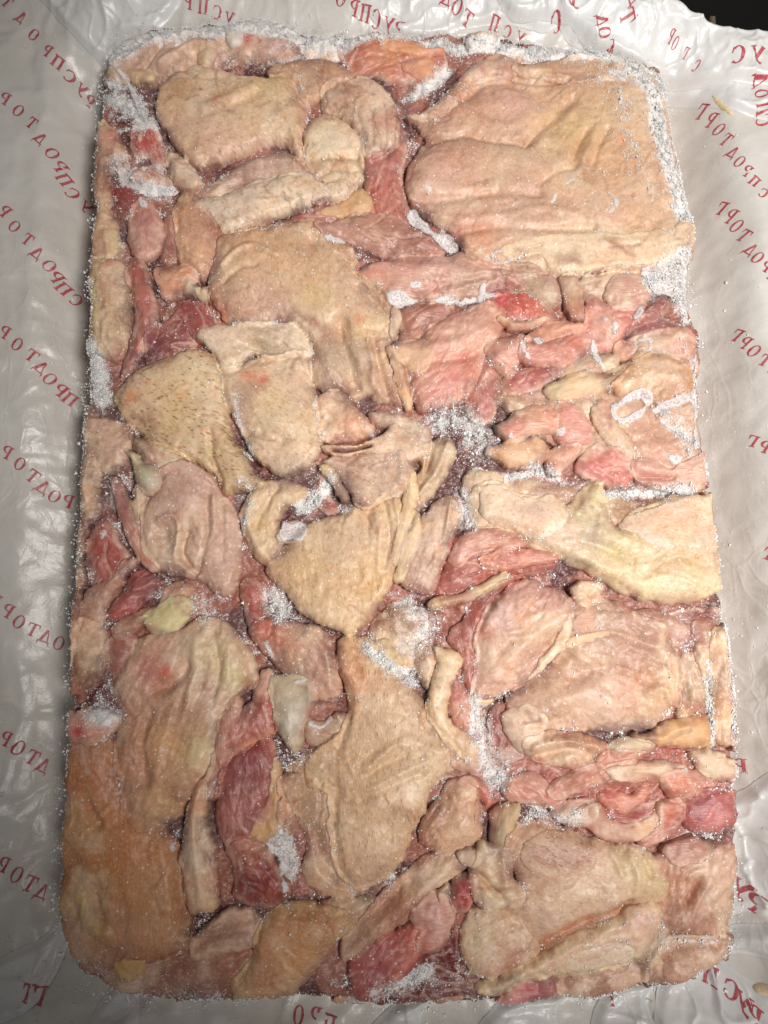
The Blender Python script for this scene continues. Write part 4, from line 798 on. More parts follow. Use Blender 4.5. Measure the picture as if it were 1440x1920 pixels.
p(S, "974,1602 990,1575 1030,1559 1076,1561 1112,1580 1120,1605 1106,1637 1060,1649 1020,1642 990,1627", (198,154,126), parent=lr, name='skin_patch', drape=.9, dome=1.2, R=9, pore=.75, dir=20, nz=.4, rim=(214,180,152))
p(S, "884,1717 905,1709 945,1711 977,1731 1002,1761 1012,1787 980,1812 930,1833 895,1833 871,1802 867,1760", (204,168,134), top=.5, drop=10, R=9, pore=.5, dir=-35, st=.6, c=[(960,1790,24,(184,110,84)),(940,1760,30,(206,164,136))], label="stippled beige skin")
p(S, "904,1578 932,1588 958,1591 967,1617 963,1650 981,1668 978,1695 951,1708 907,1708 888,1680 880,1642 891,1611", (218,194,154), top=2, drop=9, R=7, nz=1.6, l=[("900,1640 915,1660 935,1672",4,(168,124,74),.8)], v=[("900,1640 930,1672 940,1680",6,-2),("940,1610 950,1660",8,1.5)], label="pale yellow knot of skin")
p(M, "938,1862 980,1834 1030,1823 1057,1840 1052,1872 1000,1877 950,1877", (216,130,132), top=-2, drop=8, R=7, c=[(990,1850,20,(200,104,110))], label="rosy pink meat at the bottom edge")
p(S, "1048,1832 1110,1819 1180,1799 1207,1809 1192,1842 1130,1862 1060,1874 1043,1862", (224,188,162), top=-2, drop=8, R=6, dir=-15)
fl_ = p(S, "898,1848 950,1825 1010,1799 1060,1769 1110,1744 1160,1719 1190,1704 1232,1699 1242,1720 1234,1762 1216,1792 1190,1802 1130,1817 1060,1827 1000,1832 940,1852", (226,190,160), top=2, drop=10, R=7, dir=-25, rim=(240,214,172), c=[(1205,1720,26,(230,170,146)),(1110,1770,40,(222,184,154))], v=[("930,1838 1010,1806 1090,1765 1170,1722",9,1.6)], name='chicken_skin', label="cream skin flap with a thick rim")  # pale rim partly paints a highlight on the flap's edge
p(S, "1058,1817 1080,1780 1130,1764 1186,1764 1190,1791 1150,1807 1100,1820", (224,192,160), parent=fl_, name='skin_patch', drape=.9, R=4, dome=.6, rim=(232,210,184), nz=.4)
# --- centre bottom skin
p(S, "536,1442 560,1420 600,1390 640,1368 644,1450 628,1500 624,1600 642,1650 690,1668 656,1692 612,1688 578,1672 562,1640 573,1600 560,1540 543,1490", (182,146,110), top=-3, drop=9, R=10, dir=80, pore=.2, c=[(600,1560,30,(170,134,98)),(640,1675,36,(206,158,116)),(585,1650,24,(210,160,120))], v=[("590,1560 605,1620 640,1650",10,-2)])
p(S, "572,1350 600,1360 630,1340 647,1350 642,1380 610,1397 574,1391", (192,166,132), top=-3, R=6)
p(M, "448,1090 470,1078 492,1100 502,1150 524,1165 502,1187 480,1197 458,1160 448,1122", (186,80,64), top=-4, R=7, dir=60, rime=.12, c=[(470,1100,20,(160,78,66))], label="red wedge of meat")
p(S, "468,1182 490,1160 530,1164 580,1169 612,1189 627,1220 634,1260 637,1297 615,1312 585,1312 575,1276 540,1273 520,1251 500,1226 478,1206", (200,154,130), top=-1, drop=9, R=9, dir=60, c=[(497,1180,30,(208,84,58)),(540,1205,30,(202,130,98)),(595,1275,30,(208,166,146)),(560,1240,24,(192,162,130))], v=[("580,1190 612,1230 620,1290",9,1.2)], label="pinkish brown skin stained red on its upper left")
p(F_, "505,1265 540,1269 576,1275 592,1300 587,1322 580,1334 571,1362 561,1402 550,1414 538,1400 518,1370 510,1340 506,1300", (196,182,156), top=1, drop=7, R=6, dir=75, c=[(556,1355,22,(228,222,206)),(525,1300,20,(184,164,136))], label="greyish translucent tail of skin with a white tip")
p(S, "690,1216 700,1160 740,1130 791,1139 803,1180 792,1232 760,1262 720,1252", (190,160,130), top=-4, nz=2, rime=.2)
p(F_, "690,1216 720,1200 756,1240 740,1256 710,1251", (212,188,148), top=-2, drop=4, R=4)
p(S, "778,1240 790,1209 813,1204 820,1240 806,1292 790,1272", (198,168,132), top=-2, dir=80)
p(S, "630,1224 636,1202 656,1192 694,1200 716,1228 744,1256 775,1284 790,1308 802,1340 822,1370 847,1395 862,1412 852,1440 832,1460 807,1490 792,1530 777,1560 771,1590 746,1632 721,1657 690,1668 660,1668 638,1655 628,1635 620,1600 616,1560 618,1520 616,1495 598,1482 578,1470 574,1440 590,1410 620,1390 640,1366 650,1340 648,1300 640,1260", (210,176,136), top=2.2, drop=13, R=13, dome=2, pore=.7, dir=82, st=.5,
  c=[(665,1265,40,(220,152,106)),(655,1330,20,(206,130,96)),(690,1560,50,(220,180,140)),(730,1560,40,(226,196,160)),(740,1360,60,(214,178,140)),(600,1440,40,(186,156,118)),(650,1480,50,(206,164,124)),(790,1430,40,(220,190,150)),(700,1440,40,(206,168,124)),(705,1240,24,(206,170,124)),(660,1620,30,(214,170,132))],  # darker left and cream right patches partly paint light and shade
  v=[("690,1440 715,1415 745,1395 772,1402",8,2.2),("690,1452 720,1432 760,1418",7,-1.8),("700,1480 750,1450 800,1425",9,1.8),("680,1500 730,1470 790,1450",7,-1.3),("628,1480 622,1560 640,1640",12,-1.5),("760,1380 800,1400 840,1410",8,1.2),("640,1240 670,1300 660,1360",10,1.0),("690,1520 730,1500 770,1520",20,1.6)], rim=(222,186,148), name='chicken_thigh', label="large tan goose-pimpled skin shaped like a tongue in the lower centre")
p(M, "842,1300 856,1268 870,1290 884,1320 888,1362 882,1382 850,1360 841,1330", (202,136,116), top=-2, dir=82, st=1.6, c=[(858,1310,12,(184,104,90))])
p(M, "862,1400 900,1404 905,1440 880,1452 850,1440", (206,156,132), top=-2, rime=.15)
p(S, "811,1214 835,1216 866,1237 857,1265 845,1295 841,1329 850,1358 884,1383 897,1406 880,1427 850,1407 820,1377 802,1338 803,1308 811,1280 819,1245", (224,194,152), top=2, drop=9, R=6, dir=80, st=1, rim=(232,204,166), c=[(835,1240,20,(222,196,150)),(870,1400,20,(224,182,152))], name='skin_fold', label="curved cream ribbon of skin")
# --- left middle
p(S, "158,762 186,770 192,850 182,900 187,950 167,1000 162,1100 157,1182 139,1252 137,1150 146,1000 151,880", (218,178,138), top=-1, drop=8, R=8, dir=84, st=1, label="long smooth strip along the left edge")
p(S, "164,790 190,779 221,789 242,810 237,842 216,882 190,882 174,852", (214,174,144), top=-.5, R=7, nz=1.2)
p(M, "184,980 201,974 216,1010 232,1040 217,1082 192,1112 176,1102 171,1050", (186,96,86), top=-3, dir=75, st=1, rime=.12)
p(M, "224,1110 245,1069 281,1074 302,1090 287,1112 252,1142 211,1167 198,1152", (186,96,92), top=-2, R=7, dir=-35, st=1)
p(S, "168,1112 200,1080 230,1049 257,1049 237,1077 217,1102 197,1142 187,1172 159,1184", (218,168,144), top=0, drop=7, R=5, dir=-55, st=1)
p(S, "207,1172 250,1150 290,1129 300,1100 342,1089 357,1116 282,1152 242,1192 213,1204", (186,136,100), top=-2, dir=-25)
p(S, "137,1182 165,1159 187,1180 197,1230 192,1262 165,1292 139,1304 131,1260", (220,172,138), top=-.5, R=8, dir=80, st=.8)
p(M, "196,1200 222,1190 250,1200 240,1250 222,1290 200,1290 196,1240", (176,112,92), top=-4, rime=.2)
p(M, "133,1346 160,1329 200,1334 220,1345 214,1372 190,1387 160,1397 138,1382", (206,154,134), top=1, drop=8, R=6, nz=2, c=[(148,1371,14,(188,30,24),.95),(212,1362,10,(222,92,66)),(185,1380,12,(216,120,80)),(172,1350,16,(212,176,154))], rime=.2, name='bone_end', label="cut bone end with a bright red rim")
p(F_, "263,1163 286,1140 314,1123 342,1117 363,1128 354,1155 332,1178 303,1190 275,1181", (222,208,162), top=1, drop=8, R=7, dir=-28, st=.7, c=[(310,1150,20,(206,188,130))], label="pale yellow lump of fat")
p(F_, "249,908 268,919 271,960 263,1000 272,1042 254,1012 246,970", (212,182,152), top=-1, drop=6, R=5, dir=82)
p(M, "204,894 225,904 242,940 251,985 263,1015 295,1062 276,1064 247,1030 229,985 213,940", (198,118,106), top=0, drop=7, R=6, dir=65, st=.8, c=[(270,1045,18,(214,116,92))])
p(S, "238,814 280,824 320,844 381,879 402,906 386,904 340,886 300,890 268,862", (212,182,148), top=0, drop=7, R=5, dir=28, st=1.8, l=[("285,880 330,862 360,875",3,(232,206,180),.8)])
p(S, "285,905 301,880 330,866 361,870 396,893 406,920 431,945 445,966 449,1000 450,1050 442,1092 425,1114 400,1107 370,1091 338,1081 298,1066 273,1040 261,1000 264,960 274,930", (204,166,148), top=.8, drop=10, R=9, dir=80, st=1,
  c=[(345,925,34,(192,152,138)),(420,1040,40,(210,174,156)),(310,1000,30,(190,158,136)),(340,1060,24,(220,184,156)),(280,960,16,(206,176,142)),(400,960,26,(206,164,144))], b=[(345,925,34,30,0,3),(310,1010,14,32,-15,-5)], v=[("300,975 325,968 338,990 330,1040",6,2.4),("350,1000 342,1040 365,1075",7,-3),("385,930 390,1000 372,1070",6,-1.6),("400,920 402,990",5,1.5),("415,950 418,1050",6,-1.0),("300,1052 340,1058 370,1082",6,1.8)], name='chicken_thigh', label="mauve thigh end with a folded hollow")
p(F_, "232,842 251,846 266,861 291,877 303,894 298,914 277,926 261,912 256,892 245,868", (218,208,168), top=2, drop=7, R=6, c=[(280,912,16,(232,228,206)),(250,860,12,(224,204,164))], label="pale yellow-white blob of fat")
# --- centre stack
p(S, "366,629 400,611 450,607 511,602 551,609 576,635 582,662 548,662 505,672 470,660 442,692 414,692 402,665 385,646", (228,208,178), top=1.2, drop=9, R=7, pore=.5, dir=30, b=[(480,648,44,13,14,-6)], c=[(480,648,30,(172,150,122)),(550,630,26,(232,216,188)),(400,640,24,(230,202,176))], rim=(236,218,194), label="folded-over whitish skin flap with a hollow painted dark")  # grey-brown patch puts the hollow's darkness into its colour
p(S, "410,690 440,684 470,670 506,666 542,657 580,660 585,700 592,735 600,775 605,815 597,847 570,872 530,888 500,875 474,852 454,816 434,781 416,741", (224,196,160), top=2, drop=11, R=9, pore=.65, dir=32, st=.5, c=[(482,706,16,(222,134,104)),(495,712,9,(220,110,100)),(510,760,36,(222,192,140)),(560,730,40,(220,186,160)),(530,860,30,(208,180,150)),(570,800,30,(226,196,158)),(490,800,30,(222,200,164))], v=[("452,806 500,812 530,826",14,-2.6),("585,700 592,780 590,840",8,.8),("470,760 520,790 580,800",20,1.6)], rim=(232,208,178), name='chicken_thigh', label="pale skin with a pinkish orange bruise")
p(S, "213,742 234,711 270,685 310,666 350,655 381,658 402,675 412,700 416,740 427,781 434,811 442,831 462,855 478,886 494,906 472,914 440,921 420,925 409,900 394,881 374,866 340,854 300,834 270,814 244,795 224,776", (218,190,150), top=2.5, drop=12, R=11, dome=1.5, pore=1.3, dir=20, st=.9,
  c=[(247,746,14,(216,124,62)),(342,743,12,(222,136,80)),(352,722,8,(206,110,70)),(382,810,5,(196,70,50)),(277,720,6,(216,140,84)),(330,790,50,(216,186,132)),(450,880,34,(228,206,160)),(370,700,50,(220,198,152)),(400,850,26,(206,184,130))], v=[("395,810 400,860 412,900",6,-2.4),("370,810 400,806 430,818",9,1.5),("415,830 440,870 455,900",12,1.2),("340,830 380,850 400,880",8,-1)], l=[("396,862 408,905",5,(156,96,60),.8)], rim=(222,196,150), name='chicken_wing', label="heavily stippled yellowish skin with orange spots")
p(S, "595,746 620,728 646,738 676,770 702,795 692,807 650,822 608,827 601,800 596,770", (220,178,148), top=.5, drop=9, R=7, pore=.5, dir=30, c=[(605,783,4,(120,30,30)),(660,790,30,(222,160,124)),(620,770,24,(224,190,160))], label="small pink triangle of skin")
p(S, "690,770 740,775 781,785 804,805 806,831 795,842 764,817 729,799 700,786", (208,188,164), top=0, drop=8, R=7, pore=.2, label="grey-beige skin tip")
p(S, "768,832 800,829 830,819 852,830 847,870 832,902 802,932 781,962 769,941 785,890 788,860", (206,182,146), top=-1, drop=8, R=6, dir=-65, st=2.0, v=[("840,830 815,890 780,930",6,2),("810,835 800,880",6,-2)], c=[(800,870,14,(176,128,90))])
p(S, "752,1060 762,1010 782,985 800,960 830,929 857,930 867,960 852,1010 832,1060 817,1102 800,1113 778,1107 756,1092", (208,176,152), top=0, drop=9, R=8, dir=-72, st=2.0, c=[(830,960,26,(214,180,166)),(800,1090,24,(222,194,174))], v=[("845,945 835,1000",4,1.8)], label="wrinkled beige skin strip")
p(M, "588,905 600,880 620,930 632,955 606,958 590,940", (166,84,76), top=-4, rime=.2)
p(S, "449,965 470,921 500,899 550,905 577,920 563,941 532,956 522,985 533,1010 517,1052 500,1060 480,1046 463,1016", (216,186,142), top=0, drop=9, R=8, dir=-65, st=1, c=[(530,925,26,(230,206,170)),(480,980,26,(206,174,120)),(510,1020,20,(222,196,150))], v=[("480,990 500,940 520,915",7,-1.6),("475,920 465,980 490,1040",8,1.4)], label="cream-yellow pleated skin")
p(S, "573,982 600,970 640,960 662,945 690,950 720,931 746,920 762,889 778,930 772,970 757,1010 747,1050 737,1091 717,1121 702,1151 682,1177 655,1192 630,1182 590,1167 570,1152 545,1121 524,1101 498,1066 514,1044 540,1020 560,1000", (216,184,142), top=1.5, drop=11, R=9, pore=.5, dir=80, st=.9,
  c=[(700,1085,40,(218,176,114)),(640,1155,45,(232,202,164)),(640,1000,50,(200,170,140)),(560,1080,40,(216,180,132)),(740,960,30,(222,192,152)),(600,1120,50,(220,186,140)),(540,1040,24,(208,172,136))], v=[("700,950 712,1000 708,1070",5,1.0),("722,945 730,1000 722,1060",5,-1.2),("740,935 748,990 736,1050",5,1.4),("690,960 690,1020",5,-.9),("600,1100 660,1120 700,1130",20,1.4)], rim=(230,200,162), name='chicken_thigh', label="large cream skin in the centre with vertical pleats")  # cream patch and rim at the bottom partly paint a highlight
p(F_, "762,889 776,880 783,920 772,960 757,1010 747,1060 734,1052 746,1000 756,950", (228,200,158), top=3, drop=7, R=5, dir=-78, st=1.2, name='skin_fold')
p(F_, "776,960 787,975 782,1020 767,1060 756,1087 743,1082 756,1030", (222,198,152), top=2, drop=7, R=5, dir=-75, st=1.2, name='skin_fold')
p(S, "606,862 650,850 700,845 760,832 777,850 772,900 752,925 720,936 690,951 664,937 648,905 638,890", (212,182,158), top=2, drop=10, R=9, pore=.7, dir=15, c=[(720,870,30,(214,182,164)),(690,930,30,(222,194,164)),(620,870,18,(206,186,156))], v=[("750,850 755,890 735,925",9,1.5)], name='chicken_skin', label="stippled beige skin below the slit")
p(F_, "602,872 618,872 640,900 655,935 640,940 625,915 608,890", (214,190,150), top=1, drop=6, R=4, dir=60)
p(S, "603,832 660,836 720,811 741,799 790,829 807,845 791,857 760,862 730,852 700,846 650,852 608,847", (222,190,158), top=3.5, drop=8, R=5, pore=.3, dir=-10, rim=(234,206,176), hole="622,842 650,842 690,834 694,838 655,848 628,849", label="raised skin fold with a narrow slit")
p(M, "518,1012 528,982 552,976 570,986 578,1005 560,1012 540,1018", (206,196,178), drape=1.5, name='fat_piece', mat=M_FAT)
# --- frozen white patches and bubbles
def ice(pts, **k):
    k.setdefault('drape', .9); k.setdefault('R', 2.5); k.setdefault('dome', .3); k.setdefault('wob', 1.2); k.setdefault('nz', .5)
    return p(I, pts, (230,225,225), **k)
ice("763,392 778,384 789,398 802,407 818,425 842,430 859,445 861,461 845,466 828,456 808,441 788,426 770,414", label="elongated frost bubble")
ice("723,552 745,545 762,545 780,557 850,553 910,546 930,545 925,556 900,562 850,568 836,574 830,566 782,567 760,577 742,577")
ice("900,535 910,530 918,545 940,548 938,556 912,560 898,560")
ice("1204,502 1240,490 1262,478 1294,452 1293,520 1296,590 1280,596 1262,552 1228,540 1214,522", label="opaque white patch of frost on the right edge")
ice("1140,762 1160,745 1186,733 1211,729 1227,750 1214,767 1197,787 1168,799 1148,786", hole="1158,772 1178,755 1200,748 1208,756 1192,768 1170,780", drape=1.4, label="white ring of frost with a dark centre")
ice("1226,762 1262,742 1300,720 1312,740 1316,830 1300,835 1280,812 1250,795 1238,780", hole="1242,770 1280,760 1304,752 1306,820 1286,806 1262,790")
ice("1284,670 1296,656 1306,662 1308,690 1294,692")
ice("1186,640 1200,633 1222,632 1226,652 1214,662 1196,656", hole="1196,644 1212,640 1214,652 1200,654")
ice("1107,636 1115,632 1122,650 1130,672 1140,688 1132,694 1122,680 1112,660")
ice("972,628 982,634 990,660 996,678 986,676 976,655")
ice("1000,634 1020,631 1030,640 1012,646 1006,645"); ice("950,820 960,806 968,822 990,812 1003,812 990,822 962,830"); ice("1043,806 1060,796 1056,815 1044,818")
ice("1250,852 1280,852 1278,870 1258,862"); ice("1258,910 1276,905 1296,915 1292,928 1270,928"); ice("1146,606 1158,604 1160,618 1150,626"); ice("1190,580 1204,570 1208,584 1196,600 1188,596"); ice("1128,592 1142,594 1144,606 1130,604")
ice("525,985 528,972 545,978 562,972 576,982 575,1008 560,1020 545,1014 530,1018 522,1004", drape=1.8, label="square white patch of ice")
ice("199,915 206,906 212,920 217,948 212,956 203,946"); ice("190,996 197,990 199,1002 192,1008")
ice("524,482 535,474 540,482 532,490"); ice("551,476 562,470 574,476 572,486 560,494 552,486", hole="557,478 566,477 566,485 558,485"); ice("769,532 780,527 790,530 788,541 772,543")
ice("793,350 803,347 811,355 808,364 798,363"); ice("836,340 848,332 852,344 846,356 836,350", hole="841,343 846,340 846,349 841,348"); ice("605,440 620,442 648,455 640,458 610,450")
ice("1028,380 1045,356 1066,338 1076,342 1056,358 1040,384", drape=.6, wob=2.4); ice("1110,352 1140,356 1160,380 1152,398 1140,400 1146,380 1132,364", drape=.8, wob=2.4, label="torn film of ice"); ice("1016,402 1070,400 1130,397 1130,401 1060,406", drape=.5, wob=1.6)
ice("960,345 972,338 976,352 964,356"); ice("920,478 935,468 950,475 965,490 945,496 925,492", hole="928,480 940,476 950,486 936,490"); ice("1100,137 1135,131 1168,128 1172,100 1178,100 1176,150 1150,140"); ice("1156,170 1166,168 1170,190 1160,196")
ice("492,1206 502,1204 514,1220 514,1240 504,1240 496,1226"); ice("552,1276 582,1270 584,1274 556,1284", nz=.2, wob=.4); ice("580,1352 600,1360 618,1344 622,1350 605,1368 585,1364")
ice("494,738 502,734 506,744 498,750", hole="497,740 502,739 502,745 498,745"); ice("600,808 612,804 620,812 606,818"); ice("318,1578 326,1582 326,1600 316,1602"); ice("254,1626 262,1622 262,1638 254,1638")
ice("213,118 221,117 246,150 263,181 274,214 264,220 249,190 232,155", drape=2.2, name='ice_sliver', label="white sliver of frozen tissue in the corner")
ice("362,325 385,338 408,330 410,318 414,330 398,342 376,338", drape=1.4, wob=2.2); ice("222,305 230,310 240,335 262,345 258,352 234,342 222,325", wob=2.2); ice("252,360 262,362 272,385 262,384", wob=2)
ice("286,300 296,306 300,325 292,322", wob=2); ice("640,82 668,64 690,56 692,62 672,78 664,96 668,100 660,100", wob=2.4)
for k in range(46):
    cx, cy = rng.uniform(240, 1290), rng.uniform(120, 1800)
    if BS[int((unproj(cx, cy)[1] - GY0) / H), int((unproj(cx, cy)[0] - GX0) / H)] < 14: continue
    r = rng.uniform(2.0, 4.6); q = rng.uniform(.7, 1.3); a0 = rng.uniform(0, 6)
    ice(" ".join("%.1f,%.1f" % (cx + r * q * math.cos(t + a0), cy + r / q * math.sin(t + a0)) for t in np.linspace(0, 2 * math.pi, 7)[:-1]), R=1.4, drape=.6, wob=.5, nz=0, name='ice_bubble')
# ------------------------------------------------------------------ folds of the liner lying over the block's rim
def fold(pts, h, hs=0.0, label=None, lift=None, dome=0.0):
    pw = crom(W(pts, -8), 6)
    x0, y0 = np.maximum(pw.min(0) - 3, [GX0, GY0]); x1, y1 = np.minimum(pw.max(0) + 3, [GX1, GY1])
    i0, i1 = int((x0 - GX0) / H), int((x1 - GX0) / H) + 1; j0, j1 = int((y0 - GY0) / H), int((y1 - GY0) / H) + 1
    X, Y, Bw = GX[j0:j1, i0:i1], GY[j0:j1, i0:i1], B[j0:j1, i0:i1]
    d = np.minimum(sdf(X, Y, pw), -sdf(X, Y, EDGEP))
    z = np.maximum(blur(Bw, 14), Bw + 1) + h + dome * sstep(0, 40, d) + hs * (fbm(X / 22, Y / 22, h * 7 + 3) - 0.5) * 2 + creases(int(h * 9) + 90, 26, 40)[j0:j1, i0:i1] * 2.0
    if lift is not None: z = np.maximum(z, lift + (z - z.mean()) * 0.3)
    z = (blur(Bw, 3) + .6) * (1 - sstep(0, 7, d)) + z * sstep(0, 7, d) + 1.3 * np.exp(-((d - 4) / 2.5) ** 2)
    use, Xs, Ys, F = clip_mesh(X, Y, d)
    V = np.stack([Xs[use], Ys[use], z[use]], 1)
    V2, F2, _ = skirt(V, F, 0.7)
    o = mesh_from('fold', V2, F2, M_FOLD, liner)
    if label: o['label'] = label
    Bw[...] = np.where(d > 0, z, Bw)
fold("640,-60 700,30 760,56 812,57 870,42 942,37 1045,44 1080,-60", 1.5, 2)
fold("1050,44 1100,78 1150,96 1198,110 1240,127 1285,144 1326,164 1374,193 1440,218 1540,250 1540,0 1440,0 1340,0 1290,0 1240,-10 1150,-60 1040,-40", 2.5, 2.0, "bluish white under-fold of the liner at the top right corner")
fold("930,-60 950,30 1050,42 1104,76 1152,97 1229,115 1326,139 1440,159 1540,172 1540,0 1440,0 1340,0 1289,0 1236,-14 1190,-60", 5.0, 2.5, "smooth top fold of the liner lying over the block's corner")
fold("60,-60 85,0 128,44 165,74 194,102 206,92 190,62 230,48 300,30 360,-60", 2.0, 1.5)
fold("1362,1818 1400,1790 1440,1764 1540,1730 1540,1815 1440,1823 1390,1833", 6.0, 1.5, "stiff white spike of folded film at the lower right")
fold("1268,1862 1310,1838 1350,1816 1440,1866 1540,1910 1540,1990 1250,1990", 3.0, 2.5)
fold("1385,1560 1440,1500 1540,1420 1540,1700 1440,1740 1380,1800 1372,1770 1392,1680", 3.5, 3)
fold("30,1800 55,1760 95,1725 112,1750 80,1810 60,1870 20,1930 -60,1960 -60,1850", 2.5, 2.5)
for q, hh in (("180,1885 230,1872 240,1960 150,1960", 3), ("690,1960 760,1900 830,1888 850,1892 800,1920 780,1960", 3), ("900,1960 960,1895 1080,1880 1110,1878 1060,1915 1040,1960", 3), ("1120,1960 1150,1885 1190,1866 1225,1858 1262,1862 1235,1900 1230,1960", 4)):
    fold(q, hh, 2.0)

# ------------------------------------------------------------------ red printing, seen mirrored through the film
def rect(x0, y0, x1, y1): return np.array([[x0, y0], [x1, y0], [x1, y1], [x0, y1]], float)
def seg(a, b, w0, w1=None):
    w1 = w1 or w0; a = np.array(a, float); b = np.array(b, float); t = (b - a) / np.linalg.norm(b - a); n = np.array([-t[1], t[0]])
    return np.array([a - n * w0 / 2, b - n * w1 / 2, b + n * w1 / 2, a + n * w0 / 2])
def arc(cx, cy, rx, ry, a0, a1, wm, wk, n=14):
    out = []
    for i in range(n):
        q = []
        for a in (a0 + (a1 - a0) * i / n, a0 + (a1 - a0) * (i + 1) / n):
            w = wk + (wm - wk) * abs(math.cos(R_(a))) ** 1.5
            c, s = math.cos(R_(a)), math.sin(R_(a))
            q.append(((cx + (rx - w) * c, cy + (ry - w * .8) * s), (cx + rx * c, cy + ry * s)))
        out.append(np.array([q[0][0], q[0][1], q[1][1], q[1][0]]))
    return out
sf = lambda x, y, w=.34: rect(x - w / 2, y, x + w / 2, y + .08)
GL = {'Г': [rect(.16, .08, .38, .90), rect(.05, .90, .88, 1.0), sf(.27, 0, .42), seg((.84, .90), (.80, .62), .12, .03)],
      'Т': [rect(.39, .08, .61, .90), rect(.04, .90, .96, 1.0), sf(.5, 0, .44), seg((.09, .90), (.05, .64), .12, .03), seg((.91, .90), (.95, .64), .12, .03)],
      'О': arc(.5, .5, .46, .52, 0, 360, .22, .08, 20),
      'Р': [rect(.14, .08, .36, .96), sf(.25, 0, .42), rect(.02, .96, .38, 1.04)] + arc(.42, .74, .46, .30, 90, -90, .22, .08, 12) + [rect(.36, .45, .44, .53), rect(.38, .96, .44, 1.04)],
      'П': [rect(.10, .08, .32, .90), rect(.68, .08, .90, .90), rect(.0, .90, 1.0, 1.0), sf(.21, 0, .38), sf(.79, 0, .38)],
      'С': arc(.52, .5, .46, .52, 50, 310, .24, .09, 16) + [seg((.80, .92), (.86, .62), .10, .05)],
      'Д': [seg((.46, 1.02), (.20, .16), .10), seg((.50, 1.02), (.80, .16), .24), rect(.02, .06, 1.0, .16), seg((.08, .06), (.04, -.16), .12, .05), seg((.94, .06), (.98, -.16), .12, .05)],
      'У': [seg((.18, .94), (.56, .36), .24), seg((.86, .94), (.40, .10), .10), seg((.40, .12), (.16, .04), .10, .16), sf(.16, .94, .36), sf(.86, .94, .30)]}
def zat(x, y):
    i = np.clip(((x - GX0) / H), 0, NX - 2); j = np.clip(((y - GY0) / H), 0, NY - 2)
    ii, jj = i.astype(int), j.astype(int); fx, fy = i - ii, j - jj
    return (B[jj, ii] * (1 - fx) + B[jj, ii + 1] * fx) * (1 - fy) + (B[jj + 1, ii] * (1 - fx) + B[jj + 1, ii + 1] * fx) * fy
def on_surface(px, py):
    z = np.full(np.shape(px), -20.0)
    for _ in range(7):
        x, y = unproj(px, py, z); z = 0.35 * z + 0.65 * zat(x, y)
    return unproj(px, py, z)
def word(chars, pts, size=26, ang=None, squeeze=.86, flip=True):
    """one printed word: letters set along a line on the film (points in photo px, landed on the film's own surface)"""
    q = P(pts) if isinstance(pts, str) else pts
    wx, wy = on_surface(q[:, 0], q[:, 1]); q3 = np.stack([wx, wy], 1)
    sm = size * 0.345
    VV, FF = [], []
    for k, ch in enumerate(chars):
        if ch == ' ': continue
        c = q3[k]; a, b = q3[max(k - 1, 0)], q3[min(k + 1, len(q3) - 1)]
        th = math.atan2(b[1] - a[1], b[0] - a[0]) * (0.72 if ang is None else 1) if ang is None else R_(ang)
        jit = 1 + 0.06 * (rng.random() - .5)
        for si, st_ in enumerate(GL[ch]):
            n = 4
            for u in range(n):
                for v in range(2):
                    if len(GL[ch]) > 9: 
                        if u or v: continue
                        cs = [(0, 0), (1, 0), (1, 1), (0, 1)]
                    else:
                        cs = [(u / n, v / 2), ((u + 1) / n, v / 2), ((u + 1) / n, (v + 1) / 2), (u / n, (v + 1) / 2)]
                    i0 = len(VV)
                    for (s_, t_) in cs:
                        pt = (st_[0] * (1 - s_) + st_[1] * s_) * (1 - t_) + (st_[3] * (1 - s_) + st_[2] * s_) * t_
                        lx_, ly_ = (pt[0] - .5) * squeeze * sm * jit, (pt[1] - .5) * sm * jit
                        if flip: lx_ = -lx_
                        X_ = c[0] + lx_ * math.cos(th) - ly_ * math.sin(th); Y_ = c[1] + lx_ * math.sin(th) + ly_ * math.cos(th)
                        VV.append((X_, Y_, 0.010 * si))
                    FF.append((i0, i0 + 1, i0 + 2, i0 + 3) if not flip else (i0 + 3, i0 + 2, i0 + 1, i0))
    VV = np.array(VV)
    VV[:, 2] += zat(VV[:, 0], VV[:, 1]) + 0.32
    # skip letters hidden by the block
    mesh_from('printed_word', VV, np.array(FF), M_INK, liner, smooth=False)
def line(x0, y0, x1, y1, n, bend=0):
    t = np.linspace(0, 1, n)
    return np.stack([x0 + (x1 - x0) * t + bend * np.sin(t * 3.14), y0 + (y1 - y0) * t - bend * np.sin(t * 3.14)], 1)
# left side, reading down to the block
word("РОТДОРПСУР", "-38,-58 -10,-28 14,4 40,34 64,66 88,95 109,118 131,144 152,168 168,190")
word("РОТДОРПСУ", "8,184 35,208 60,231 76,260 98,288 111,311 121,337 136,363 161,389")
word("РОТДОРПС", "8,396 28,425 52,449 70,475 92,498 105,520 119,541 143,563")
word("РОТДОРП", "8,623 33,646 60,667 77,689 94,711 113,732 132,749")
word("РОТДОР", "12,848 38,870 62,893 81,914 103,931 127,940")
word("УРОТДО", "-10,1126 14,1145 36,1166 62,1181 86,1194 111,1206")
word("РОТД", "10,1385 36,1402 62,1420 82,1436")
word("РОТД", "4,1622 32,1640 58,1656 80,1672")
word("ТГ", "52,1862 74,1866", size=28)
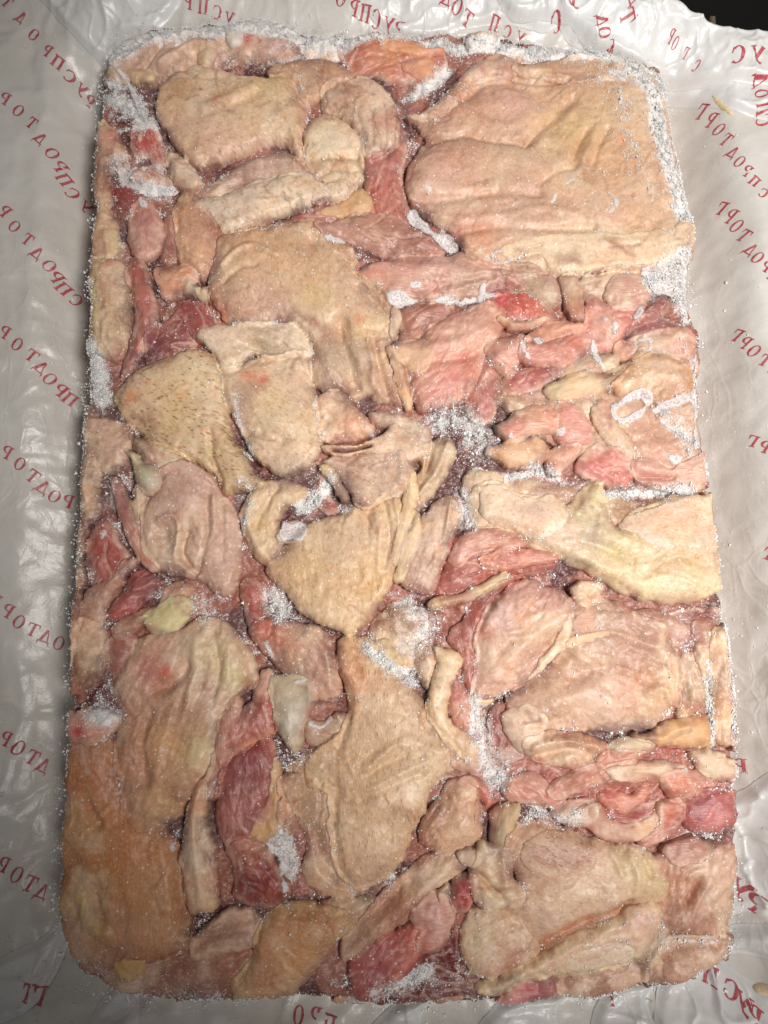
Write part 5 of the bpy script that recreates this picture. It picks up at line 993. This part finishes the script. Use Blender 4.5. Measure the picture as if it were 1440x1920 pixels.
# top
word("РПСУ", "352,4 381,11 407,24 430,38")
word("ОРПСУР", "640,-2 663,16 685,27 705,38 729,47 748,57")
word("ДОТ", "838,-2 857,14 877,33")
word("ПСУ", "927,46 951,61 976,72", size=22)
word("СУ", "1046,30 1074,8", size=26)
word("ДОТ", "1128,40 1133,62 1140,88", ang=-80)
word("ТД", "1176,32 1190,-4", ang=-70, size=28)
word("РОГС", "1258,68 1266,82 1285,100 1305,124", size=19, squeeze=.6)
word("СУР", "1384,102 1420,104 1450,110", size=34)
word("ДОПС", "1424,152 1428,176 1432,202 1430,228", ang=-80, size=26)
# right side
word("ГРОТДОРПСУ", "1313,210 1331,226 1348,243 1362,262 1374,286 1387,303 1400,320 1415,340 1431,362 1446,384", size=22)
word("ГРОТДОРП", "1351,391 1368,406 1381,424 1395,442 1408,468 1421,483 1436,500 1450,520", size=22)
word("ГРОТД", "1380,629 1396,643 1414,658 1435,676 1455,692", size=22)
word("ГРОТ", "1410,827 1432,838 1454,850 1474,862", size=22)
word("ГРО", "1438,1038 1458,1052 1480,1066", size=22)
word("Р", "1386,1436")
word("УР", "1388,1668 1414,1692", size=32)
word("ПСУР", "1336,1832 1370,1855 1394,1882 1415,1906", size=28)
word("Т", "1147,1872", size=22)
word("ОРП", "560,1902 590,1908 618,1918", size=24)

# ------------------------------------------------------------------ frost crystals
def crystals(name, xy, z, size, parent, label=None, cat=None):
    n = len(xy)
    base = np.array([[1, 0, -.3], [-.5, .87, -.3], [-.5, -.87, -.3], [0, 0, 1.0]])
    f0 = np.array([[0, 1, 3], [1, 2, 3], [2, 0, 3], [0, 2, 1]])
    ax = rng.normal(size=(n, 3)); ax /= np.linalg.norm(ax, axis=1)[:, None]
    an = rng.uniform(0, 2 * math.pi, n); K = np.zeros((n, 3, 3))
    K[:, 0, 1], K[:, 0, 2], K[:, 1, 0], K[:, 1, 2], K[:, 2, 0], K[:, 2, 1] = -ax[:, 2], ax[:, 1], ax[:, 2], -ax[:, 0], -ax[:, 1], ax[:, 0]
    Rm = np.eye(3) + np.sin(an)[:, None, None] * K + (1 - np.cos(an))[:, None, None] * (K @ K)
    sc = size[:, None] * rng.uniform(.5, 1.5, (n, 3))
    loc = base[None] * sc[:, None, :]
    V = np.einsum('nij,nkj->nki', Rm, loc)
    V[:, :, 0] += xy[:, 0][:, None]; V[:, :, 1] += xy[:, 1][:, None]; V[:, :, 2] += z[:, None]
    F = f0[None] + 4 * np.arange(n)[:, None, None]
    o = mesh_from(name, V.reshape(-1, 3), F.reshape(-1, 3), M_FROST, parent, smooth=False)
    o['kind'] = 'stuff'
    if label: o['label'] = label
    if cat: o['category'] = cat
    return o
def sample(dens, n):
    w = dens.ravel(); w = w / w.sum()
    k = rng.choice(len(w), n, p=w)
    x = GX.ravel()[k] + rng.uniform(-H / 2, H / 2, n); y = GY.ravel()[k] + rng.uniform(-H / 2, H / 2, n)
    return x, y
clump = sstep(.50, .72, fbm(GX / 9, GY / 9, 71)) + .12
fine = sstep(.45, .7, fbm(GX / 3, GY / 3, 73)) + .1
inb = BS > 1.0
hollow = sstep(-3.0, -6.5, B) * sstep(8, 12, BS)
dens = np.where(inb, (RIME ** 1.5 * 1.2 + hollow * .14 * clump + EB * .16 * clump ** 2) * fine * (.35 + clump), 0)
N = 85000
x, y = sample(dens, N)
sz = rng.lognormal(-1.30, .45, N)
xa, ya = sample(np.where(inb, .2 + clump * .6, 0), 5500)      # loose grains all over
x = np.concatenate([x, xa]); y = np.concatenate([y, ya]); sz = np.concatenate([sz, rng.lognormal(-1.2, .42, 5500)])
rimd = np.where((BS > -.5) & (BS < 4), (.25 + RIME) * (.2 + clump), 0)
xe, ye = sample(rimd, 9000)
x = np.concatenate([x, xe]); y = np.concatenate([y, ye]); sz = np.concatenate([sz, rng.lognormal(-1.0, .45, 9000)])
z = zat(x, y)
z[-9000:] = np.where(z[-9000:] < -30, rng.uniform(-25, -4, 9000), z[-9000:])
rm_ = RIME[np.clip(((y - GY0) / H).astype(int), 0, NY - 1), np.clip(((x - GX0) / H).astype(int), 0, NX - 1)]
z = z + sz * .5 + rng.uniform(0, 1, len(x)) ** 2 * 2.2 * np.clip(rm_, 0, 1)
crystals('frost', np.stack([x, y], 1), z, np.clip(sz, .12, 1.3), block, "white frost crystals in the cracks and along the rim")
# frost beard on the sides of the slab
sel = rng.integers(0, len(OUTS), 9000); f = rng.random(9000)[:, None]
pt = OUTS[sel] * (1 - f) + OUTS[(sel + 1) % len(OUTS)] * f
nr = pt / np.linalg.norm(pt, axis=1)[:, None]
zz = -3 - rng.random(9000) ** 1.5 * 40
side = np.exp(-((pt[:, 0] + 190) / 60) ** 2) + .5
keep = (vnoise(pt[:, 0] / 9 + pt[:, 1] / 9, zz / 10, 5) > .5) & (rng.random(9000) < side)
pt, zz, nr = pt[keep], zz[keep], nr[keep]
pt = pt + nr * rng.uniform(-1, 3.5, len(pt))[:, None]
crystals('side_frost', pt, zz, np.clip(rng.lognormal(-.75, .45, len(pt)), .2, 1.8), block)
# crumbs that fell onto the liner
e_ = np.maximum(-BS, 0)
crd = np.where((BS < -1), np.exp(-e_ / 16) * .5 * (.1 + clump) + .05 * clump, 0)
crd *= np.where((GX < -150) & (GY < 80), 3.4, 1.0) * np.where((GX < -120) & (GY < -120), 2.0, 1) * np.where(GX > 150, .6, 1)
crd[inside(GX, GY, EDGEP)] = 0
x, y = sample(crd, 15000)
sz = np.clip(rng.lognormal(-1.3, .5, len(x)), .1, 1.6)
crystals('loose_frost', np.stack([x, y], 1), zat(x, y) + sz * .35, sz, None, "white crumbs of frost scattered on the plastic liner around the block", "frost")

# ------------------------------------------------------------------ scraps on the liner
def scrap(name, pts, col, label, h=3.0):
    pw0 = P(pts); c = on_surface(pw0[:, 0], pw0[:, 1])
    pw = crom(np.stack(c, 1), 5)
    x0, y0 = pw.min(0) - 2; x1, y1 = pw.max(0) + 2
    i0, i1 = int((x0 - GX0) / H), int((x1 - GX0) / H) + 2; j0, j1 = int((y0 - GY0) / H), int((y1 - GY0) / H) + 2
    X, Y = GX[j0:j1, i0:i1], GY[j0:j1, i0:i1]
    d = sdf(X, Y, pw)
    z = blur(B[j0:j1, i0:i1], 2) + h * np.sqrt(np.clip(1 - (1 - np.clip(d / 3, 0, 1)) ** 2, 0, 1)) + (fbm(X / 3, Y / 3, 8) - .5)
    use, Xs, Ys, F = clip_mesh(X, Y, d)
    V2, F2, bv = skirt(np.stack([Xs[use], Ys[use], z[use]], 1), F, 1.0)
    n = len(V2)
    at = {'tint': ('FLOAT_COLOR', np.tile([*lin(col), 1], (n, 1))), 'fuv': ('FLOAT_VECTOR', V2), 'rime': ('FLOAT', np.full(n, .1)), 'pore': ('FLOAT', np.zeros(n))}
    o = mesh_from(name, V2, F2, M_FAT, None, at)
    o['label'] = label; o['category'] = 'fat scrap'
scrap('fat_scrap', "1334,180 1342,183 1356,196 1372,212 1368,216 1350,204 1338,190", (226,206,160), "thin cream sliver of fat on the liner under the top right fold", 2)
scrap('fat_scrap', "1410,1850 1424,1842 1440,1846 1452,1858 1440,1864 1420,1862", (222,200,160), "cream crumb of fat on the film in the lower right corner", 3)

# ------------------------------------------------------------------ cardboard box and the dark floor
box = thing('cardboard_box', 'brown cardboard box holding the plastic liner, one flap corner showing at the top', 'cardboard box')
def slab(name, x0, y0, z0, x1, y1, z1, rot=None, parent=box):
    V = np.array([[x0, y0, z0], [x1, y0, z0], [x1, y1, z0], [x0, y1, z0], [x0, y0, z1], [x1, y0, z1], [x1, y1, z1], [x0, y1, z1]], float)
    if rot is not None:
        (px, py, pz), a = rot
        y_, z_ = V[:, 1] - py, V[:, 2] - pz
        V[:, 1], V[:, 2] = py + y_ * math.cos(a) - z_ * math.sin(a), pz + y_ * math.sin(a) + z_ * math.cos(a)
    F = np.array([[3, 2, 1, 0], [4, 5, 6, 7], [0, 1, 5, 4], [1, 2, 6, 5], [2, 3, 7, 6], [3, 0, 4, 7]])
    return mesh_from(name, V, F, M_CARD, parent, smooth=False)
slab('bottom', -262, -372, -76, 262, 330, -72)
slab('side_wall', -290, -372, -76, -286.2, 415, -60); slab('side_wall', 262.2, -372, -76, 266, 415, -60)
slab('end_wall', -266, -376, -76, 266, -372.2, -40); slab('end_wall', -266, 415.2, -76, 190, 419, -44)
slab('flap', 60, 372, -40, 214, 500, -37, ((0, 372, -40), R_(-8)))
fl = mesh_from('floor', np.array([[-3000, -3000, -420], [3000, -3000, -420], [3000, 3000, -420], [-3000, 3000, -420]], float), np.array([[0, 1, 2, 3]]), M_FLOOR, smooth=False)
fl['kind'] = 'structure'
